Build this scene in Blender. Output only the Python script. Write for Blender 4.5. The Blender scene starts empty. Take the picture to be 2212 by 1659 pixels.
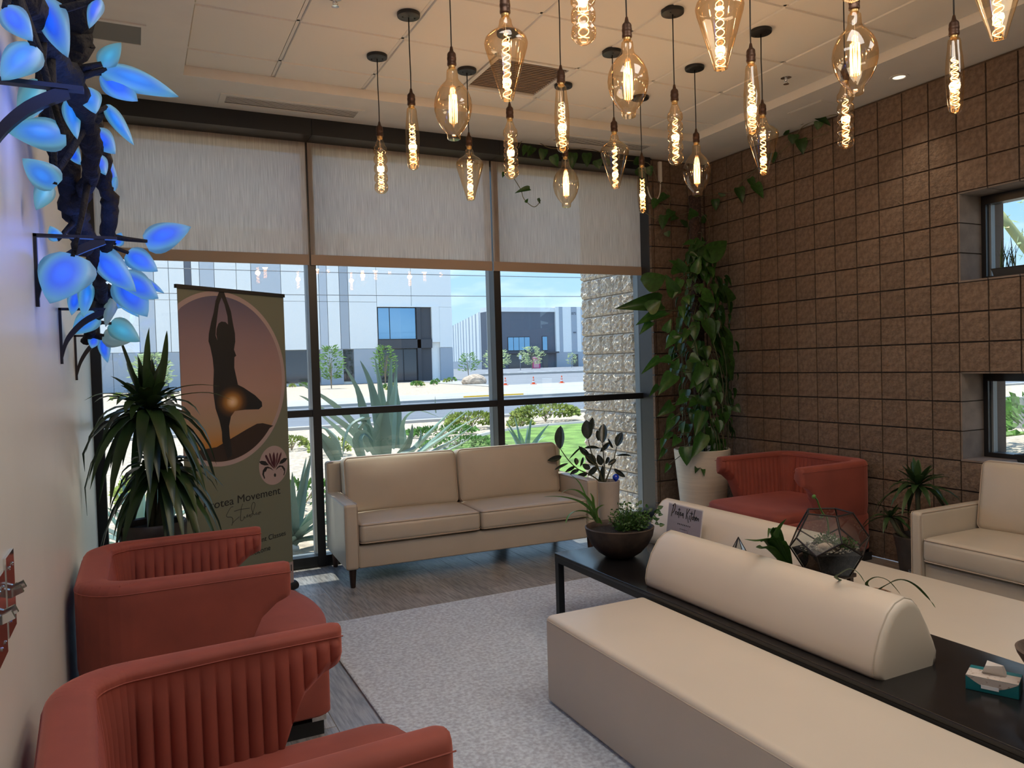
import bpy, bmesh, math, random
from mathutils import Vector, Matrix
random.seed(11)
SC = bpy.context.scene
COL = SC.collection
PI = math.pi
def rad(a): return a * PI / 180

# ------------------------------------------------------------------ camera
def cam_basis(yaw, pitch, roll):
    cy, sy, cp, sp = math.cos(yaw), math.sin(yaw), math.cos(pitch), math.sin(pitch)
    f = Vector((sy * cp, cy * cp, sp)); r = Vector((cy, -sy, 0)); u = r.cross(f)
    c, s = math.cos(roll), math.sin(roll)
    return c * r + s * u, -s * r + c * u, f
cam_data = bpy.data.cameras.new('camera')
cam = bpy.data.objects.new('camera', cam_data); COL.objects.link(cam)
r_, u_, f_ = cam_basis(rad(26.2692), rad(-1.47682), rad(-1.65837))
m = Matrix((r_, u_, -f_)).transposed().to_4x4(); m.translation = Vector((0, 0, 1.564))
cam.matrix_world = m
cam_data.sensor_width = 36.0; cam_data.lens = 1644.28 / 2212 * 36
cam_data.clip_start = 0.05; cam_data.clip_end = 2000
SC.camera = cam

# ------------------------------------------------------------------ exposure, sky, sun, room lights, added fill
SC.view_settings.view_transform = 'Standard'
SC.view_settings.look = 'None'
SC.view_settings.gamma = 1.0
SC.view_settings.use_curve_mapping = False
SC.view_settings.exposure = 0.0
SC.cycles.use_denoising = True
SC.cycles.max_bounces = 10
SC.cycles.transparent_max_bounces = 24
SC.cycles.diffuse_bounces = 5
SC.cycles.sample_clamp_indirect = 6.0
SC.cycles.sample_clamp_direct = 60.0
SC.cycles.caustics_reflective = False
SC.cycles.caustics_refractive = False
SUN_W, SKY_W, FILL_W, BULB_W = 8.0, 2.75, 13.0, 2.0

w = bpy.data.worlds.new('sky'); SC.world = w; w.use_nodes = True
nt = w.node_tree; nt.nodes.clear()
def nd(nt, t, **k):
    n = nt.nodes.new(t)
    for a, b in k.items(): setattr(n, a, b)
    return n
def ramp(nt, stops, interp='LINEAR'):
    n = nt.nodes.new('ShaderNodeValToRGB'); e = n.color_ramp.elements
    n.color_ramp.interpolation = interp
    while len(e) < len(stops): e.new(0.5)
    for i, (p, c) in enumerate(stops):
        e[i].position = p; e[i].color = (c[0], c[1], c[2], 1) if hasattr(c, '__len__') else (c, c, c, 1)
    return n
L = nt.links.new
tc = nd(nt, 'ShaderNodeTexCoord'); sp_ = nd(nt, 'ShaderNodeSeparateXYZ'); L(tc.outputs['Generated'], sp_.inputs[0])
grad = ramp(nt, [(0.0, (.55, .52, .46)), (.495, (.55, .66, .74)), (.51, (.33, .45, .54)), (.60, (.20, .37, .60)), (1.0, (.12, .30, .75))])
mr = nd(nt, 'ShaderNodeMapRange'); mr.inputs[1].default_value = -1; mr.inputs[2].default_value = 1
L(sp_.outputs['Z'], mr.inputs[0]); L(mr.outputs[0], grad.inputs[0])
mp = nd(nt, 'ShaderNodeMapping'); mp.inputs['Scale'].default_value = (2.2, 2.2, 9.0); mp.inputs['Location'].default_value = (.35, .1, .2)
L(tc.outputs['Generated'], mp.inputs[0])
nz = nd(nt, 'ShaderNodeTexNoise'); nz.inputs['Scale'].default_value = 2.0; nz.inputs['Detail'].default_value = 7; nz.inputs['Roughness'].default_value = .55
L(mp.outputs[0], nz.inputs['Vector'])
cr = ramp(nt, [(.46, 0.0), (.68, .85)]); L(nz.outputs[0], cr.inputs[0])
mxs = nd(nt, 'ShaderNodeMix', data_type='RGBA'); L(cr.outputs[0], mxs.inputs[0]); L(grad.outputs[0], mxs.inputs[6]); mxs.inputs[7].default_value = (.60, .65, .68, 1)
bg = nd(nt, 'ShaderNodeBackground'); bg.inputs[1].default_value = SKY_W; L(mxs.outputs[2], bg.inputs[0])
wo = nd(nt, 'ShaderNodeOutputWorld'); L(bg.outputs[0], wo.inputs[0])

sd = bpy.data.lights.new('sun', 'SUN'); sd.energy = SUN_W; sd.angle = rad(.55); sd.color = (1, .95, .87)
sun = bpy.data.objects.new('sun', sd); COL.objects.link(sun)
d_ = Vector((.22, -1, -5.3)).normalized()
sun.rotation_euler = d_.to_track_quat('-Z', 'Y').to_euler(); sun.location = (2, 12, 30)

# ------------------------------------------------------------------ helpers: materials
MATS = {}
def M(name, col=(.5, .5, .5), rough=.5, metal=0.0, spec=.5, var=0.0, vscale=6.0, vdet=4.0, col2=None, vpos=(.35, .65), bump=0.0, bscale=60.0, bdist=.01,
      bstretch=None, vstretch=None, rnd=0.0, emit=None, emit_s=0.0, sheen=0.0, coat=0.0, trans=0.0, thin=0.0, space='Object', sub=0.0, voro=False):
    m = bpy.data.materials.new(name); m.use_nodes = True; t = m.node_tree; t.nodes.clear()
    out = nd(t, 'ShaderNodeOutputMaterial'); b = nd(t, 'ShaderNodeBsdfPrincipled'); k = t.links.new
    b.inputs['Base Color'].default_value = (*col, 1); b.inputs['Roughness'].default_value = rough
    b.inputs['Metallic'].default_value = metal; b.inputs['Specular IOR Level'].default_value = spec
    if sheen: b.inputs['Sheen Weight'].default_value = sheen; b.inputs['Sheen Roughness'].default_value = .4; b.inputs['Sheen Tint'].default_value = (min(1, col[0] * 1.6 + .1), min(1, col[1] * 1.6 + .1), min(1, col[2] * 1.6 + .1), 1)
    if coat: b.inputs['Coat Weight'].default_value = coat; b.inputs['Coat Roughness'].default_value = .1
    if trans: b.inputs['Transmission Weight'].default_value = trans
    tcn = nd(t, 'ShaderNodeTexCoord')
    def vec(st):
        if not st: return tcn.outputs[space]
        q = nd(t, 'ShaderNodeMapping'); q.inputs['Scale'].default_value = st; k(tcn.outputs[space], q.inputs[0]); return q.outputs[0]
    cur = None
    if var or col2:
        n = nd(t, 'ShaderNodeTexNoise'); n.inputs['Scale'].default_value = vscale; n.inputs['Detail'].default_value = vdet
        k(vec(vstretch), n.inputs['Vector'])
        c2 = col2 or tuple(max(0, c * (1 - var)) for c in col); c1 = col if col2 else tuple(min(1, c * (1 + var)) for c in col)
        rp = ramp(t, [(vpos[0], c2), (vpos[1], c1)]); k(n.outputs[0], rp.inputs[0]); cur = rp.outputs[0]
    if rnd:
        oi = nd(t, 'ShaderNodeObjectInfo'); h = nd(t, 'ShaderNodeHueSaturation')
        mrr = nd(t, 'ShaderNodeMapRange'); mrr.inputs[3].default_value = 1 - rnd; mrr.inputs[4].default_value = 1 + rnd
        k(oi.outputs['Random'], mrr.inputs[0]); k(mrr.outputs[0], h.inputs['Value'])
        if cur: k(cur, h.inputs['Color'])
        else: h.inputs['Color'].default_value = (*col, 1)
        cur = h.outputs[0]
    if cur: k(cur, b.inputs['Base Color'])
    if bump:
        n2 = nd(t, 'ShaderNodeTexVoronoi' if voro else 'ShaderNodeTexNoise'); n2.inputs['Scale'].default_value = bscale
        if not voro: n2.inputs['Detail'].default_value = 5
        k(vec(bstretch), n2.inputs['Vector'])
        bp = nd(t, 'ShaderNodeBump'); bp.inputs['Strength'].default_value = bump; bp.inputs['Distance'].default_value = bdist
        k(n2.outputs[0], bp.inputs['Height']); k(bp.outputs[0], b.inputs['Normal'])
    if emit: b.inputs['Emission Color'].default_value = (*emit, 1); b.inputs['Emission Strength'].default_value = emit_s
    sh = b.outputs[0]
    if thin:      # thin leaf or cloth: part of the light passes through
        tl = nd(t, 'ShaderNodeBsdfTranslucent'); mx = nd(t, 'ShaderNodeMixShader'); mx.inputs[0].default_value = thin
        if cur: k(cur, tl.inputs[0])
        else: tl.inputs[0].default_value = (*col, 1)
        k(sh, mx.inputs[1]); k(tl.outputs[0], mx.inputs[2]); sh = mx.outputs[0]
    k(sh, out.inputs[0]); MATS[name] = m
    return m
def glass(name, tint, gloss=.08, edge=.6, rough=.0, edge_tint=None):
    """thin clear envelope: tinted see-through with fresnel reflection"""
    m = bpy.data.materials.new(name); m.use_nodes = True; t = m.node_tree; t.nodes.clear(); k = t.links.new
    out = nd(t, 'ShaderNodeOutputMaterial'); tr = nd(t, 'ShaderNodeBsdfTransparent'); tr.inputs[0].default_value = (*tint, 1)
    g = nd(t, 'ShaderNodeBsdfAnisotropic') if False else nd(t, 'ShaderNodeBsdfGlossy'); g.inputs['Roughness'].default_value = rough; g.inputs[0].default_value = (1, 1, 1, 1)
    lw = nd(t, 'ShaderNodeLayerWeight'); lw.inputs[0].default_value = .35
    mr = nd(t, 'ShaderNodeMapRange'); mr.inputs[3].default_value = gloss; mr.inputs[4].default_value = edge; k(lw.outputs['Facing'], mr.inputs[0])
    pw = nd(t, 'ShaderNodeMath', operation='POWER'); pw.inputs[1].default_value = 3.0; k(lw.outputs['Facing'], pw.inputs[0]); k(pw.outputs[0], mr.inputs[0])
    if edge_tint:
        mc = nd(t, 'ShaderNodeMix', data_type='RGBA'); mc.inputs[6].default_value = (*tint, 1); mc.inputs[7].default_value = (*edge_tint, 1)
        k(lw.outputs['Facing'], mc.inputs[0]); k(mc.outputs[2], tr.inputs[0])
    mx = nd(t, 'ShaderNodeMixShader'); k(mr.outputs[0], mx.inputs[0]); k(tr.outputs[0], mx.inputs[1]); k(g.outputs[0], mx.inputs[2]); k(mx.outputs[0], out.inputs[0])
    MATS[name] = m; return m

# ------------------------------------------------------------------ helpers: objects
def tag(o, label=None, cat=None, group=None, kind=None):
    if label: o['label'] = label
    if cat: o['category'] = cat
    if group: o['group'] = group
    if kind: o['kind'] = kind
    return o
def empty(name, loc=(0, 0, 0), rz=0, label=None, cat=None, group=None):
    o = bpy.data.objects.new(name, None); COL.objects.link(o); o.location = loc; o.rotation_euler = (0, 0, rz); o.empty_display_size = .1
    return tag(o, label, cat, group)
def inst(name, mesh, parent=None, mat=None):
    o = bpy.data.objects.new(name, mesh); COL.objects.link(o)
    if parent: o.parent = parent
    if mat is not None: o.matrix_local = mat
    return o
def copy_tree(o, parent=None):
    c = o.copy(); COL.objects.link(c); c.parent = parent
    for ch in list(o.children): copy_tree(ch, c)
    return c
def T(x, y, z): return Matrix.Translation((x, y, z))
def Rz(a): return Matrix.Rotation(a, 4, 'Z')
def Rx(a): return Matrix.Rotation(a, 4, 'X')
def Ry(a): return Matrix.Rotation(a, 4, 'Y')
def S3(x, y, z): return Matrix.Diagonal((x, y, z, 1))
class MB:
    """collects simple shapes into one mesh"""
    def __init__(s): s.v = []; s.f = []; s.mi = []; s.m = 0
    def add(s, vs, fs, mx=None):
        b = len(s.v)
        s.v += [tuple(mx @ Vector(p)) for p in vs] if mx is not None else [tuple(p) for p in vs]
        s.f += [tuple(b + i for i in f) for f in fs]; s.mi += [s.m] * len(fs); return s
    def box(s, x0, x1, y0, y1, z0, z1, mx=None):
        return s.add([(x0, y0, z0), (x1, y0, z0), (x1, y1, z0), (x0, y1, z0), (x0, y0, z1), (x1, y0, z1), (x1, y1, z1), (x0, y1, z1)],
                     [(3, 2, 1, 0), (4, 5, 6, 7), (0, 1, 5, 4), (1, 2, 6, 5), (2, 3, 7, 6), (3, 0, 4, 7)], mx)
    def loft(s, loops, cap0=True, cap1=True, closed=True, mx=None):
        n = len(loops[0]); vs = [p for l in loops for p in l]; fs = []
        for i in range(len(loops) - 1):
            for j in range(n if closed else n - 1):
                k = (j + 1) % n; fs.append((i * n + j, i * n + k, (i + 1) * n + k, (i + 1) * n + j))
        if cap0: fs.append(tuple(range(n - 1, -1, -1)))
        if cap1: fs.append(tuple((len(loops) - 1) * n + j for j in range(n)))
        return s.add(vs, fs, mx)
    def lathe(s, prof, n=24, mx=None, cap0=True, cap1=True):
        return s.loft([[(r * math.cos(2 * PI * j / n), r * math.sin(2 * PI * j / n), z) for j in range(n)] for r, z in prof], cap0, cap1, True, mx)
    def tube(s, pts, r, n=6, closed=False, mx=None, cap=True):
        P = [Vector(p) for p in pts]; N = len(P); loops = []; up = None
        for i in range(N):
            if closed: t = P[(i + 1) % N] - P[i - 1]
            else: t = P[min(i + 1, N - 1)] - P[max(i - 1, 0)]
            if t.length < 1e-9: t = Vector((0, 0, 1))
            t.normalize()
            if up is None: up = Vector((0, 0, 1)) if abs(t.z) < .9 else Vector((1, 0, 0))
            a = t.cross(up)
            if a.length < 1e-6: a = t.orthogonal()
            a.normalize(); b = a.cross(t).normalized(); up = b
            rr = r[i] if hasattr(r, '__len__') else r
            loops.append([tuple(P[i] + a * (rr * math.cos(2 * PI * j / n)) + b * (rr * math.sin(2 * PI * j / n))) for j in range(n)])
        if closed: loops.append(loops[0])
        return s.loft(loops, cap and not closed, cap and not closed, True, mx)
    def poly(s, pts, mx=None): return s.add(pts, [tuple(range(len(pts)))], mx)
    def prism(s, pts, d, mx=None):
        """pts: list of 3d points of a flat face; d: thickness vector"""
        d = Vector(d); return s.loft([[tuple(p) for p in pts], [tuple(Vector(p) + d) for p in pts]], mx=mx)
    def mesh(s, name, mats, smooth=None):
        me = bpy.data.meshes.new(name); me.from_pydata(s.v, [], s.f)
        for q in (mats if isinstance(mats, (list, tuple)) else [mats]): me.materials.append(q)
        if len(set(s.mi)) > 1 or s.m: me.polygons.foreach_set('material_index', s.mi)
        bm = bmesh.new(); bm.from_mesh(me); bmesh.ops.recalc_face_normals(bm, faces=bm.faces); bm.to_mesh(me); bm.free()
        if smooth is not None:
            me.shade_smooth()
            if smooth < 179: me.set_sharp_from_angle(angle=rad(smooth))
        return me
    def obj(s, name, mats, parent=None, smooth=None, mx=None): return inst(name, s.mesh(name, mats, smooth), parent, mx)
def rcube(mb, sx, sy, sz, r, k=3, nx=4, ny=4, nz=1, puff=(0, 0, 0), mx=None):
    """box with rounded edges, faces optionally swollen"""
    def ax(h, n):
        r_ = min(r, h); c = [-h + r_ * (1 - math.cos(PI / 2 * i / k)) if 0 else -h + r_ * (i / k) for i in range(k)]
        mid = [-(h - r_) + 2 * (h - r_) * i / n for i in range(n + 1)]
        return c + mid + [-q for q in reversed(c)]
    X, Y, Z = ax(sx / 2, nx), ax(sy / 2, ny), ax(sz / 2, nz)
    idx = {}; vs = []; fs = []
    def P(x, y, z):
        key = (round(x, 6), round(y, 6), round(z, 6))
        if key in idx: return idx[key]
        h = (sx / 2, sy / 2, sz / 2); p = [x, y, z]; q = [max(-(h[i] - r), min(h[i] - r, p[i])) for i in range(3)]
        d = Vector(p) - Vector(q)
        o = Vector(q)
        if d.length > 1e-9:
            # spherify the corner block
            e = [d[i] / r for i in range(3)]; mx_ = max(abs(c) for c in e)
            o = o + d.normalized() * (r * mx_)
        u = [max(-1, min(1, o[i] / h[i])) for i in range(3)]
        o = o + Vector((puff[0] * u[0] * (1 - u[1] ** 2) * (1 - u[2] ** 2), puff[1] * u[1] * (1 - u[0] ** 2) * (1 - u[2] ** 2), puff[2] * u[2] * (1 - u[0] ** 2) * (1 - u[1] ** 2)))
        idx[key] = len(vs); vs.append(tuple(o)); return idx[key]
    def face(A, B, f):
        for i in range(len(A) - 1):
            for j in range(len(B) - 1): fs.append((f(A[i], B[j]), f(A[i + 1], B[j]), f(A[i + 1], B[j + 1]), f(A[i], B[j + 1])))
    for sgn in (-1, 1):
        face(X, Y, lambda a, b: P(a, b, sgn * sz / 2)); face(X, Z, lambda a, b: P(a, sgn * sy / 2, b)); face(Y, Z, lambda a, b: P(sgn * sx / 2, a, b))
    return mb.add(vs, fs, mx)
def ribbon(mb, pts, w, fold=.25, prof=None, side=None, mx=None, n=None, thick=None):
    """blade-like leaf along pts, w its full width, a shallow V across"""
    P = [Vector(p) for p in pts]
    if n: P = smooth_path(P, n)
    N = len(P); vs = []; fs = []
    sd0 = Vector(side) if side and side != 'open' else None; prev_a = Vector((0, 0, 0))
    for i, p in enumerate(P):
        t = (P[min(i + 1, N - 1)] - P[max(i - 1, 0)]).normalized(); s = i / (N - 1)
        ref = t.cross(Vector((.2, .42, 1))) if side == 'open' else sd0 if sd0 else t.cross(Vector((0, 0, 1)))
        if side == 'open' and i and ref.dot(prev_a) < 0: ref = -ref
        if ref.length < 1e-3: ref = Vector((1, 0, 0))
        a = (ref - t * ref.dot(t)); a = a.normalized() if a.length > 1e-6 else t.orthogonal().normalized(); sd0 = a if side else sd0; prev_a = a
        nrm = a.cross(t).normalized()
        ww = w * (prof(s) if prof else math.sin(PI * (.06 + .94 * s) ** .7) ** .7 if s < 1 else 0) / 2
        if s >= 1: ww = w * .01
        vs += [tuple(p - a * ww + nrm * ww * fold), tuple(p), tuple(p + a * ww + nrm * ww * fold)]
        if i:
            b = 3 * (i - 1); fs += [(b, b + 1, b + 4, b + 3), (b + 1, b + 2, b + 5, b + 4)]
    return mb.add(vs, fs, mx)
def smooth_path(P, n):
    P = [Vector(p) for p in P]; out = []
    for i in range(len(P) - 1):
        p0, p1, p2, p3 = P[max(i - 1, 0)], P[i], P[i + 1], P[min(i + 2, len(P) - 1)]
        for k in range(n):
            t = k / n
            out.append(.5 * ((2 * p1) + (-p0 + p2) * t + (2 * p0 - 5 * p1 + 4 * p2 - p3) * t * t + (-p0 + 3 * p1 - 3 * p2 + p3) * t ** 3))
    out.append(P[-1]); return out
def rounded_rect(hx, hy, r, k=4):
    o = []
    for cx, cy, a in ((hx - r, hy - r, 0), (-hx + r, hy - r, 90), (-hx + r, -hy + r, 180), (hx - r, -hy + r, 270)):
        o += [(cx + r * math.cos(rad(a + 90 * i / k)), cy + r * math.sin(rad(a + 90 * i / k))) for i in range(k + 1)]
    return o
def leaf_mat(base, tip, width, nrm_hint=None):
    """placing matrix for a unit leaf (length along +Y, width along X, face +Z)"""
    b, t = Vector(base), Vector(tip); y = (t - b); ln = y.length; y.normalize()
    h = Vector(nrm_hint) if nrm_hint else Vector((-.44, -.85, .35))
    z = h - y * h.dot(y); z = z.normalized() if z.length > 1e-4 else y.orthogonal().normalized(); x = y.cross(z)
    mm = Matrix((x * width, y * ln, z * ln)).transposed().to_4x4(); mm.translation = b; return mm
def leaf_mesh(name, mat, shape, n=7, fold=.10, curl=.15, thick=0):
    """unit leaf: shape(s) gives half width 0..0.5"""
    vs = []; fs = []
    for i in range(n + 1):
        s = i / n; hw = shape(s); z = -curl * s * s
        vs += [(-hw, s if hw < .49 or s else s, z + fold * hw), (-hw * .5, s, z + fold * hw * .35), (0, s, z), (hw * .5, s, z + fold * hw * .35), (hw, s, z + fold * hw)]
        if i:
            b = 5 * (i - 1); fs += [(b + j, b + j + 1, b + j + 6, b + j + 5) for j in range(4)]
    mb = MB(); mb.add(vs, fs); return mb.mesh(name, mat, 180)
def heart(s):
    return .5 * (math.sin(PI * min(1, s * .93 + .07) ** .55) ** .85) if s < 1 else 0.004
def oval(s): return max(.02, .5 * math.sin(PI * s) ** .62) if 0 < s < 1 else .02
def text(name, body, size, mat, parent, mx, extrude=.0004, align='LEFT', font_shear=0, space=1.0):
    c = bpy.data.curves.new(name, 'FONT'); c.body = body; c.size = size; c.extrude = extrude; c.align_x = align; c.space_character = space; c.shear = font_shear; c.materials.append(mat)
    tmp = bpy.data.objects.new(name, c); COL.objects.link(tmp); bpy.context.view_layer.update()
    me = bpy.data.meshes.new_from_object(tmp.evaluated_get(bpy.context.evaluated_depsgraph_get())); bpy.data.objects.remove(tmp)
    me.materials.clear(); me.materials.append(mat)
    o = inst(name, me, parent, mx); o['kind'] = 'stuff'; return o
# ------------------------------------------------------------------ traced shapes, in metres
TRUNK=[[[-0.214,2.05,2.451],[-0.189,2.2,2.451],[-0.169,2.35,2.432],[-0.137,2.5,2.41],[-0.115,2.6,2.386],[-0.106,2.75,2.342],[-0.107,2.85,2.28],[-0.126,3.0,2.222],[-0.166,3.1,2.16],[-0.152,3.2,2.113],[-0.131,3.35,2.051],[-0.116,3.5,1.962],[-0.115,3.7,1.886],[-0.158,3.95,1.802],[-0.205,4.1,1.735]],[[-0.11,2.5,2.674],[-0.125,2.6,2.595],[-0.145,2.65,2.529],[-0.191,2.7,2.472],[-0.204,2.8,2.418],[-0.193,2.9,2.345],[-0.19,3.0,2.279],[-0.179,3.1,2.191],[-0.166,3.2,2.129],[-0.163,3.3,2.042]],[[-0.097,2.95,2.47],[-0.085,3.0,2.384],[-0.076,3.1,2.281],[-0.059,3.15,2.218],[-0.062,3.25,2.144],[-0.088,3.4,2.06],[-0.108,3.6,1.974]]]
GLEAF=[[[-0.168,2.2,2.494],[-0.121,2.16,2.347],0.071],[[-0.224,1.952,2.361],[-0.171,1.912,2.282],0.056],[[-0.169,1.936,2.282],[-0.227,1.896,2.186],0.067],[[-0.184,2.242,2.308],[-0.231,2.202,2.184],0.063],[[-0.056,2.48,2.453],[-0.002,2.45,2.513],0.053],[[-0.052,2.49,2.451],[0.143,2.45,2.38],0.072],[[-0.055,2.513,2.446],[0.034,2.473,2.36],0.082],[[-0.102,2.601,2.425],[-0.077,2.561,2.338],0.065],[[-0.053,2.703,2.411],[0.021,2.663,2.283],0.043],[[-0.153,2.673,2.405],[-0.131,2.633,2.278],0.046],[[-0.121,1.991,2.11],[-0.232,1.961,2.1],0.071],[[-0.165,2.283,2.057],[-0.234,2.253,2.113],0.072],[[-0.207,2.637,2.141],[-0.241,2.597,2.052],0.054],[[-0.097,2.847,2.37],[-0.033,2.807,2.288],0.073],[[-0.097,2.964,2.323],[-0.066,2.924,2.244],0.054],[[-0.055,3.124,2.235],[-0.055,3.094,2.347],0.045],[[-0.088,3.13,2.229],[-0.035,3.1,2.281],0.034],[[0.052,3.346,2.089],[0.22,3.316,2.153],0.114],[[-0.17,2.936,2.33],[-0.138,2.896,2.265],0.043],[[-0.166,2.861,1.963],[-0.237,2.821,1.801],0.162],[[-0.125,3.39,2.048],[0.012,3.35,1.893],0.111],[[-0.012,3.39,2.053],[0.094,3.35,1.976],0.089],[[-0.046,3.583,1.973],[0.052,3.543,1.808],0.136],[[-0.038,3.565,1.981],[0.097,3.525,1.883],0.11],[[-0.065,3.73,1.909],[0.022,3.69,1.816],0.044],[[-0.162,3.602,1.963],[-0.183,3.562,1.805],0.06],[[-0.211,3.686,1.927],[-0.229,3.646,1.821],0.053],[[-0.073,3.712,1.917],[-0.108,3.672,1.774],0.053],[[-0.147,3.866,1.845],[-0.24,3.826,1.751],0.092],[[-0.096,3.939,1.808],[0.024,3.899,1.718],0.098],[[-0.131,4.04,1.756],[-0.016,4.0,1.722],0.091],[[-0.136,4.062,1.744],[-0.116,4.022,1.627],0.053],[[-0.164,4.055,1.748],[-0.178,4.015,1.695],0.048],[[-0.051,3.36,2.074],[-0.03,3.33,2.12],0.044],[[-0.227,3.101,2.043],[-0.246,3.071,2.088],0.045],[[-0.048,2.188,2.516],[-0.071,2.148,2.421],0.034],[[-0.193,2.188,2.489],[-0.175,2.148,2.445],0.034],[[0.027,3.583,1.975],[0.121,3.543,1.908],0.038],[[-0.092,3.73,1.909],[-0.045,3.69,1.856],0.075]]
RUBBER=[[[3.172,5.548,0.841],[3.181,5.552,1.036],0.089],[[3.462,5.574,0.903],[3.459,5.584,1.066],0.097],[[3.535,5.625,0.972],[3.52,5.582,1.083],0.051],[[3.564,5.503,0.864],[3.601,5.536,1.031],0.081],[[3.742,5.552,0.821],[3.783,5.525,0.944],0.072],[[3.271,5.699,0.758],[3.133,5.696,0.733],0.051],[[3.632,5.667,0.871],[3.619,5.665,0.964],0.042],[[3.614,5.628,0.805],[3.438,5.593,0.829],0.031],[[3.618,5.627,0.775],[3.749,5.664,0.85],0.042],[[3.556,5.605,0.674],[3.468,5.629,0.77],0.085],[[3.505,5.634,0.754],[3.384,5.591,0.841],0.051],[[3.797,5.652,0.724],[3.977,5.661,0.712],0.02],[[3.712,5.56,0.629],[3.797,5.513,0.551],0.042],[[3.735,5.673,0.521],[3.79,5.67,0.402],0.055],[[3.65,5.644,0.654],[3.634,5.682,0.466],0.059],[[3.6,5.643,0.65],[3.521,5.685,0.569],0.051],[[3.344,5.579,0.687],[3.36,5.609,0.748],0.042],[[3.271,5.589,0.708],[3.16,5.632,0.66],0.025],[[3.387,5.676,0.661],[3.268,5.636,0.63],0.03],[[3.335,5.527,0.653],[3.234,5.499,0.629],0.038],[[3.522,5.693,0.584],[3.42,5.687,0.582],0.038],[[3.628,5.625,0.658],[3.579,5.605,0.755],0.059],[[3.681,5.601,0.656],[3.76,5.59,0.705],0.042],[[3.475,5.57,0.644],[3.406,5.579,0.69],0.051],[[3.293,5.617,0.736],[3.459,5.657,0.839],0.015],[[3.416,5.636,0.662],[3.479,5.679,0.74],0.024],[[3.697,5.671,0.656],[3.772,5.72,0.712],0.038],[[3.757,5.634,0.798],[3.688,5.601,0.889],0.022]]
RSTEM=[[[3.631,5.6,0.502],[3.64,5.6,0.626],[3.634,5.6,0.752],[3.629,5.6,0.852]],[[3.617,5.6,0.504],[3.581,5.6,0.631],[3.513,5.6,0.778],[3.481,5.6,0.897]],[[3.617,5.6,0.504],[3.493,5.6,0.59],[3.37,5.6,0.65],[3.278,5.6,0.735],[3.205,5.6,0.834]],[[3.641,5.6,0.501],[3.699,5.6,0.613],[3.747,5.6,0.717],[3.773,5.6,0.812]],[[3.626,5.6,0.503],[3.572,5.6,0.64],[3.496,5.6,0.713],[3.422,5.6,0.785]]]
SPIDER=[[[[2.249,3.56,0.684],[2.196,3.53,0.758],[2.101,3.5,0.819],[1.979,3.47,0.859],[1.861,3.44,0.878]],0.0244],[[[2.287,3.6,0.678],[2.222,3.57,0.791],[2.132,3.54,0.862],[2.05,3.51,0.884],[1.988,3.48,0.877]],0.0206],[[[2.294,3.64,0.676],[2.234,3.61,0.783],[2.164,3.58,0.9],[2.082,3.55,0.963]],0.0098],[[[2.274,3.58,0.667],[2.207,3.55,0.732],[2.111,3.52,0.761],[2.04,3.49,0.751],[1.998,3.46,0.716]],0.0271],[[[2.275,3.62,0.676],[2.189,3.59,0.71],[2.11,3.56,0.711]],0.0081],[[[2.267,3.56,0.671],[2.232,3.53,0.743],[2.25,3.5,0.777],[2.256,3.47,0.787]],0.0195],[[[2.312,3.6,0.654],[2.268,3.57,0.696],[2.212,3.54,0.702],[2.151,3.51,0.704]],0.0184],[[[2.325,3.64,0.65],[2.271,3.61,0.748],[2.247,3.58,0.808],[2.211,3.55,0.847]],0.0163]]
ORCHID=[[[[2.378,2.05,0.705],[2.359,2.02,0.737],[2.377,1.99,0.76],[2.383,1.96,0.747],[2.379,1.93,0.721]],0.0154],[[[2.535,2.05,0.661],[2.53,2.02,0.692],[2.533,1.99,0.704],[2.549,1.96,0.693],[2.573,1.93,0.647]],0.0143],[[[2.616,2.05,0.632],[2.652,2.02,0.662],[2.671,1.99,0.672],[2.705,1.96,0.649],[2.737,1.93,0.601],[2.732,1.9,0.577]],0.0199],[[[2.607,2.05,0.619],[2.61,2.02,0.632],[2.604,1.99,0.636]],0.011]]
BROM=[[[[2.561,2.5,0.655],[2.504,2.48,0.725],[2.477,2.46,0.755],[2.488,2.44,0.807],[2.5,2.42,0.842]],0.0304],[[[2.538,2.5,0.663],[2.482,2.48,0.728],[2.419,2.46,0.749],[2.335,2.44,0.761],[2.257,2.42,0.784]],0.0304],[[[2.52,2.5,0.674],[2.467,2.48,0.719],[2.415,2.46,0.747],[2.37,2.44,0.754]],0.0332],[[[2.553,2.5,0.664],[2.516,2.48,0.752],[2.478,2.46,0.791],[2.44,2.44,0.805]],0.0249],[[[2.517,2.5,0.72],[2.48,2.48,0.768],[2.445,2.46,0.795],[2.41,2.44,0.765]],0.0193],[[[2.576,2.5,0.65],[2.541,2.48,0.704],[2.514,2.46,0.736]],0.0304],[[[2.583,2.5,0.646],[2.556,2.48,0.69],[2.532,2.46,0.715]],0.0249],[[[2.545,2.5,0.654],[2.467,2.48,0.697],[2.382,2.46,0.719],[2.363,2.44,0.742]],0.0304]]
BUD=[[2.755,2.42,0.761],[2.745,2.42,0.836],[2.722,2.42,0.858],[2.7,2.42,0.891],[2.685,2.42,0.924],[2.666,2.42,0.941]]
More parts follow.
